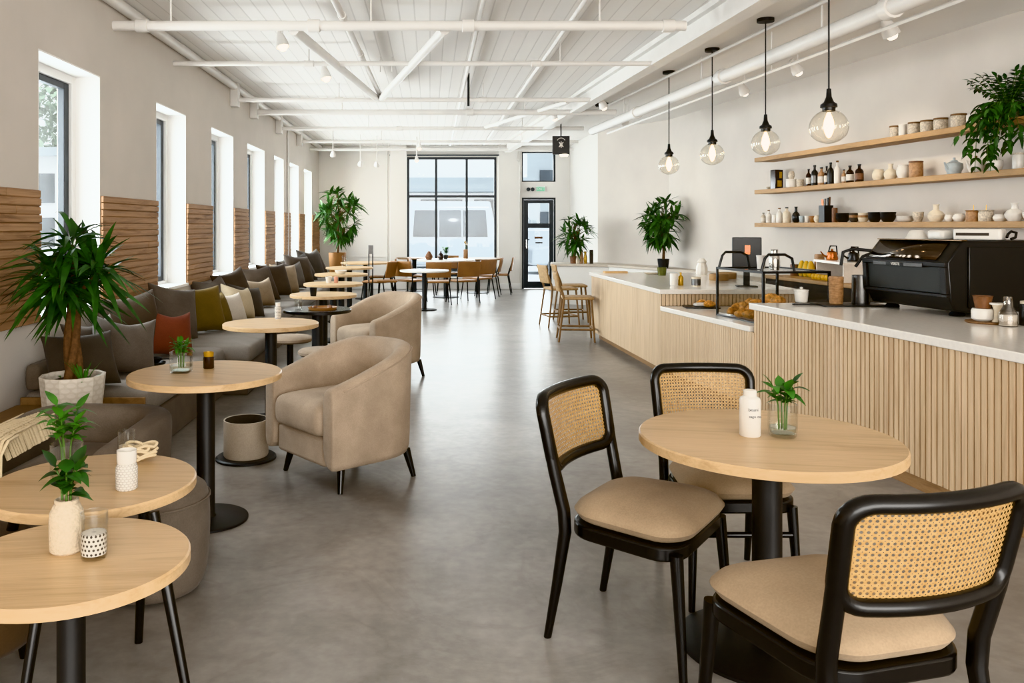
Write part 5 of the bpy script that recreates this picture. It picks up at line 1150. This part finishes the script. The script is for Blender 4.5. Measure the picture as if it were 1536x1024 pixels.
# round white topped tables in front of the tall window
WT = plain('white tabletop', '#d9d6d0', .25)
M['wt'] = WT
round_table('round white topped table in front of the tall window, nearest the aisle', (-.1, 14.6, 0), .43, .70, .03, .04, .22, 'wt')
round_table('round white topped table close to the tall window, with a brown pear-shaped jar', (.33, 17.2, 0), .6, .78, .035, .05, .28, 'wt')
round_table('round dark topped table close to the tall window, beside the large white one', (1.05, 18.3, 0), .55, .76, .03, .05, .25, 'bencht')
round_table('round dark topped table behind the others against the tall window', (-.35, 18.7, 0), .4, .76, .03, .05, .2, 'bencht')
dc = side_chair('dining_chair', 'tan backed dining chair with its back to us in front of the white topped tables', 'chair', (.14, 15.75, 0), radians(4), .44, .80, .46, 'blackm', 'leather', None, 'tan dining chairs in front of the tall window', .013)
for x, y, a, lb in ((.62, 16.0, 24, 'tan dining chair angled beside the one with its back to us'), (1.2, 17.6, 80, 'tan dining chair at the dark topped table, nearer the aisle'), (1.48, 18.0, 82, 'tan dining chair at the dark topped table, nearer the entrance door'),
        (-.38, 16.1, -35, 'tan dining chair behind the small white topped table, window side'), (.95, 16.75, 45, 'tan dining chair tucked under the large white topped table'), (-.12, 17.5, -95, 'tan dining chair on the bench side of the large white topped table'), (.4, 18.5, 178, 'tan dining chair between table and tall window')):
    dup(dc, (x, y, 0), radians(a), lb)
for x, y, a, lb in ((-1.02, 17.2, 90, 'tan dining chair at the farthest bench table, nearer the end wall'), (-1.0, 15.75, 70, 'tan dining chair beside the black upright stand')):
    dup(dc, (x, y, 0), radians(a), lb, group='tan dining chairs at the far bench tables')
t = thing('low_stool', 'tan topped stool with thin black legs beside the black upright stand', 'stool', (-.78, 15.2, 0)); cushion(MB(), .19, .19, .45, .485, .06, .015, .004, 4).build('seat', 'leather', t, ang=60)
for a in (45, 135, 225, 315): MB().cyl((.2*cos(radians(a))*1.2, .2*sin(radians(a))*1.2, 0), (.2*cos(radians(a)), .2*sin(radians(a)), .455), .009, .011, 8).build('leg', 'blackm', t)
x, y, z = (.18, 17.1, .78); vessel('pear_jar', 'brown pear-shaped jar on the large white topped table', 'jar', (-.02, 17.1, .78), [(0, 0), (.06, 0), (.08, .06), (.06, .11), (.03, .15), (.025, .17), (0, .17)], 'brownc')
vessel('dark_carafe', 'dark carafe in the middle of the large white topped table', 'carafe', (.22, 17.0, .78), botp(.05, .18), 'amber')
vessel('brown_vase', 'brown cylinder vase with dried stems by the tall window', 'vase', (.78, 18.2, .76), jarp(.05, .2), 'tanc')
sprig('dried golden stems in the brown cylinder vase', (.78, 18.2, .955), .16, 4, .07, .03, 51, 'gold', .4)
vessel('flower_pot', 'small dark pot with a round green plant by the tall window', 'pot', (.3, 18.05, .78) if False else (.33, 17.5, .78), [(0, 0), (.04, 0), (.055, .08), (.05, .08), (.045, .02), (0, .02)], 'blackc')
sprig('round green plant in the small dark pot by the tall window', (.33, 17.5, .81), .2, 10, .08, .04, 61, 'leafm', .5, nst=7, low=.4)

# ------------------------------------------------------------------ outside
def ext(o): return struct(o)
m = MB().lo(-40, 40, YB+.35, 70, -.2, -.08).build('street_ground', plain('pale street', '#c9cbcd', .9, 0, .06, 1)); ext(m)
m = MB().lo(-40, XL-.5, -10, 55, -.3, -.1).build('yard_ground', plain('pale yard', '#c2c4c2', .9, 0, .06, 1)); ext(m)
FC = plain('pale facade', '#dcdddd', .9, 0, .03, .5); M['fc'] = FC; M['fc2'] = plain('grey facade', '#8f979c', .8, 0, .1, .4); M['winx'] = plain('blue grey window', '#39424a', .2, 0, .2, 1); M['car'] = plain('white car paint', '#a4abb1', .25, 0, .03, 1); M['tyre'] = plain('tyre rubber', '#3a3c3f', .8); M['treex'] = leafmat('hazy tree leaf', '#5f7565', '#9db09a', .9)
t = thing('street_building', 'pale low building across the street seen through the tall window', 'building', (-1, 36, -.1))
MB().lo(-9, 5.2, 0, 6, 0, 7.2).build('wall', 'fc', t); MB().lo(-9.2, 5.4, -.9, 0, 3.0, 3.6).build('canopy', 'fc2', t); MB().lo(-9.2, 5.4, -.25, 0, 6.6, 6.9).build('cornice', 'fc2', t)
for x in (-4, -1.7, .6, 2.9): f = MB(); f.lo(x, x+1.8, -.06, 0, .4, 2.7); o = f.build('shop_window', 'winx', t)
t = thing('street_building', 'grey blocky building seen through the glazed entrance door', 'building', (8.2, 44, -.1)); MB().lo(-3.2, 3.5, 0, 6, 0, 9.).build('wall', 'fc2', t); MB().lo(-1.2, 4, -.4, 0, 9.0, 10.5).build('roof_block', 'winx', t)
for x in (-2.4, -.6, 1.2):
    for z in (1, 3.2, 5.6): MB().lo(x, x+1., -.08, 0, z, z+1.3).build('window', 'winx', t)
# parked van
def vehicle(name, label, loc, rz, prof, W, wheels, glassp, cat):
    t = thing(name, label, cat, loc, rz); n = len(prof)
    vs = [(x, -W/2+(.12 if z > 1.1 else 0), z) for x, z in prof]+[(x, W/2-(.12 if z > 1.1 else 0), z) for x, z in prof]
    m = MB().add(vs, [tuple(range(n)), tuple(range(2*n-1, n-1, -1))]+[(i, i+n, (i+1) % n+n, (i+1) % n) for i in range(n)]); m.f = [tuple(reversed(f)) for f in m.f]
    m.build('body', 'car', t, bev=.09, bseg=4)
    for x, r in wheels:
        for s in (-1, 1): MB().tube([(x, s*(W/2-.12), r), (x, s*(W/2+.01), r)], r, 20).build('wheel', 'tyre', t)
    for q in glassp:
        for s in (-1, 1): o = MB().add([(x, s*(W/2+.004-(.12 if z > 1.1 else .02)), z) for x, z in q], [tuple(range(len(q)))]).build('side_window', 'winx', t, solid=.02)
    return t
t = vehicle('parked_van', 'pale van with a wide split windscreen parked outside the tall window', (.65, 26.5, -.08), -pi/2, [(0, .3), (.02, .9), (.12, 1.15), (.5, 2.0), (.75, 2.2), (5, 2.2), (5.1, .3)][::-1] if False else [(5.1, .3), (5, 2.35), (.75, 2.35), (.45, 2.2), (.1, 1.1), (0, .9), (0, .3)], 2.9, ((1., .38), (4, .38)), [[(.9, 1.25), (2., 1.25), (2., 1.95), (.75, 1.95)]], 'van')
t.rotation_euler.z = radians(90)
o = MB().add([(.118, -1.2, 1.2), (.118, 1.2, 1.2), (.43, 1.15, 2.1), (.43, -1.15, 2.1)], [(0, 1, 2, 3)]).build('windscreen', 'winx', t, solid=.02)
for y in (-.38, .38): MB().tube([(.10, y, 1.2), (.42, y, 2.1)], .025, 6).build('screen_bar', 'car', t)
vehicle('parked_car', 'white car parked outside the entrance door', (3.1, 27., -.08), .1, [(4.3, .3), (4.25, .85), (3.4, 1.0), (2.8, 1.45), (1.3, 1.45), (.7, .95), (.05, .85), (0, .3)], 1.75, ((.85, .33), (3.4, .33)), [[(1.0, 1.0), (2.9, 1.0), (2.6, 1.36), (1.4, 1.36)]], 'car')
vehicle('parked_car', 'white car parked beyond the lower corner of the tall window', (2.3, 32.5, -.08), .05, [(4.3, .3), (4.25, .85), (3.4, 1.0), (2.8, 1.45), (1.3, 1.45), (.7, .95), (.05, .85), (0, .3)], 1.75, ((.85, .33), (3.4, .33)), [[(1.0, 1.0), (2.9, 1.0), (2.6, 1.36), (1.4, 1.36)]], 'car')
# what the nearest left window shows
t = thing('yard_building', 'white building with grey windows seen through the nearest side window', 'building', (-16, 34, -.1)); MB().lo(-6, 3, 0, 6, 0, 4.4).build('wall', 'fc', t); MB().lo(-6.2, 3.2, -.3, 6.2, 4.4, 4.75).build('roof', 'fc2', t)
for x in (-4.4, -2.9, -1.5, -.1, 1.3):
    for z in (.7, 2.5): MB().lo(x, x+.8, -.06, 0, z, z+1.2).build('window', 'winx', t)
def hazy(label, loc, r, seed):
    t = thing('yard_tree', label, 'tree', loc); rnd = random.Random(seed); MB().cyl((0, 0, 0), (0, 0, r*1.6), .25, .12, 10).build('trunk', 'bark', t); f = MB()
    for i in range(1500):
        d = Vector((rnd.gauss(0, 1), rnd.gauss(0, 1), rnd.gauss(0, 1))).normalized()*r*rnd.uniform(.5, 1); f.leaf(Vector((0, 0, r*2))+d, (rnd.uniform(-1, 1), rnd.uniform(-1, 1), rnd.uniform(-1, .4)), .5, .32, .2, 3)
    f.build('foliage', 'treex', t)
hazy('hazy green tree behind the white building outside the nearest side window', (-20., 46, -.1), 3.6, 3)
hazy('hazy green tree beside the white building outside the nearest side window', (-14.5, 43.5, -.1), 2.6, 5)

# ------------------------------------------------------------------ light, sky, camera
wd = bpy.data.worlds.new('sky'); SC.world = wd; wd.use_nodes = True; nt = wd.node_tree; bg = nt.nodes['Background']
tc = nt.nodes.new('ShaderNodeTexCoord'); sp = nt.nodes.new('ShaderNodeSeparateXYZ'); rp = nt.nodes.new('ShaderNodeValToRGB')
nt.links.new(tc.outputs['Generated'], sp.inputs[0]); nt.links.new(sp.outputs[2], rp.inputs[0]); nt.links.new(rp.outputs[0], bg.inputs[0])
rp.color_ramp.elements[0].color = (.97, .985, 1, 1); rp.color_ramp.elements[1].color = (.82, .9, 1, 1); bg.inputs[1].default_value = 1.6
def area(name, loc, rot, sx, sy, e, col=(1, 1, 1)):
    l = bpy.data.lights.new(name, 'AREA'); l.shape = 'RECTANGLE'; l.size, l.size_y, l.energy, l.color = sx, sy, e, col
    o = bpy.data.objects.new(name, l); COL.objects.link(o); o.location = loc; o.rotation_euler = rot; return o
for a, b in WD: area('window_daylight', (XL-.5, (a+b)/2, 1.75), (0, -pi/2, 0), 1.8, b-a, 95+a*4.5, (.93, .97, 1))
area('shopfront_daylight', ((BX0+BX1)/2, YB+.6, 1.7), (-pi/2, 0, 0), 2.1, 2.8, 150, (.95, .98, 1))
area('door_daylight', ((DX0+DX1)/2, YB+.6, 1.6), (-pi/2, 0, 0), .8, 3., 80, (.95, .98, 1))
area('rear_fill', (1.8, -2.95, 1.75), (pi/2, 0, 0), 7.5, 2.7, 520, (1, .96, .9))  # added fill lamp behind the camera, just outside the invented rear opening
def portal(loc, rot, sx, sy):
    o = area('sky_portal', loc, rot, sx, sy, 1); o.data.cycles.is_portal = True
for a, b in WD: portal((XL-T-.02, (a+b)/2, (WZ0+WZ1)/2), (0, -pi/2, 0), WZ1-WZ0, b-a)
portal(((BX0+BX1)/2, YB+.32, (BZ0+BZ1)/2), (-pi/2, 0, 0), BX1-BX0, BZ1-BZ0)
portal(((DX0+DX1)/2, YB+.32, DZ1/2), (-pi/2, 0, 0), DX1-DX0, DZ1)
portal(((DX0+DX1)/2, YB+.32, (TZ0+TZ1)/2), (-pi/2, 0, 0), DX1-DX0, TZ1-TZ0)
portal((1.85, -2.92, 1.7), (pi/2, 0, 0), 8.1, 2.8)
SC.cycles.caustics_reflective = False; SC.cycles.caustics_refractive = False
sn = bpy.data.lights.new('sun', 'SUN'); sn.energy = 6.5; sn.angle = .3; so = bpy.data.objects.new('sun', sn); COL.objects.link(so); so.rotation_euler = (radians(30), 0, radians(20))
cam = bpy.data.cameras.new('camera'); co = bpy.data.objects.new('camera', cam); COL.objects.link(co); co.location = (0, 0, H); co.rotation_euler = (pi/2, 0, 0)
cam.sensor_width = 36; cam.lens = F/1536*36; cam.shift_x = (768-PX)/1536; cam.shift_y = (PY-512)/1536; cam.clip_end = 300; SC.camera = co
SC.view_settings.view_transform = 'Khronos PBR Neutral'
SC.view_settings.exposure = .12
SC.cycles.use_denoising = True
SC.cycles.max_bounces = 10; SC.cycles.diffuse_bounces = 5; SC.cycles.transparent_max_bounces = 24; SC.cycles.sample_clamp_indirect = 6
bpy.context.view_layer.update()
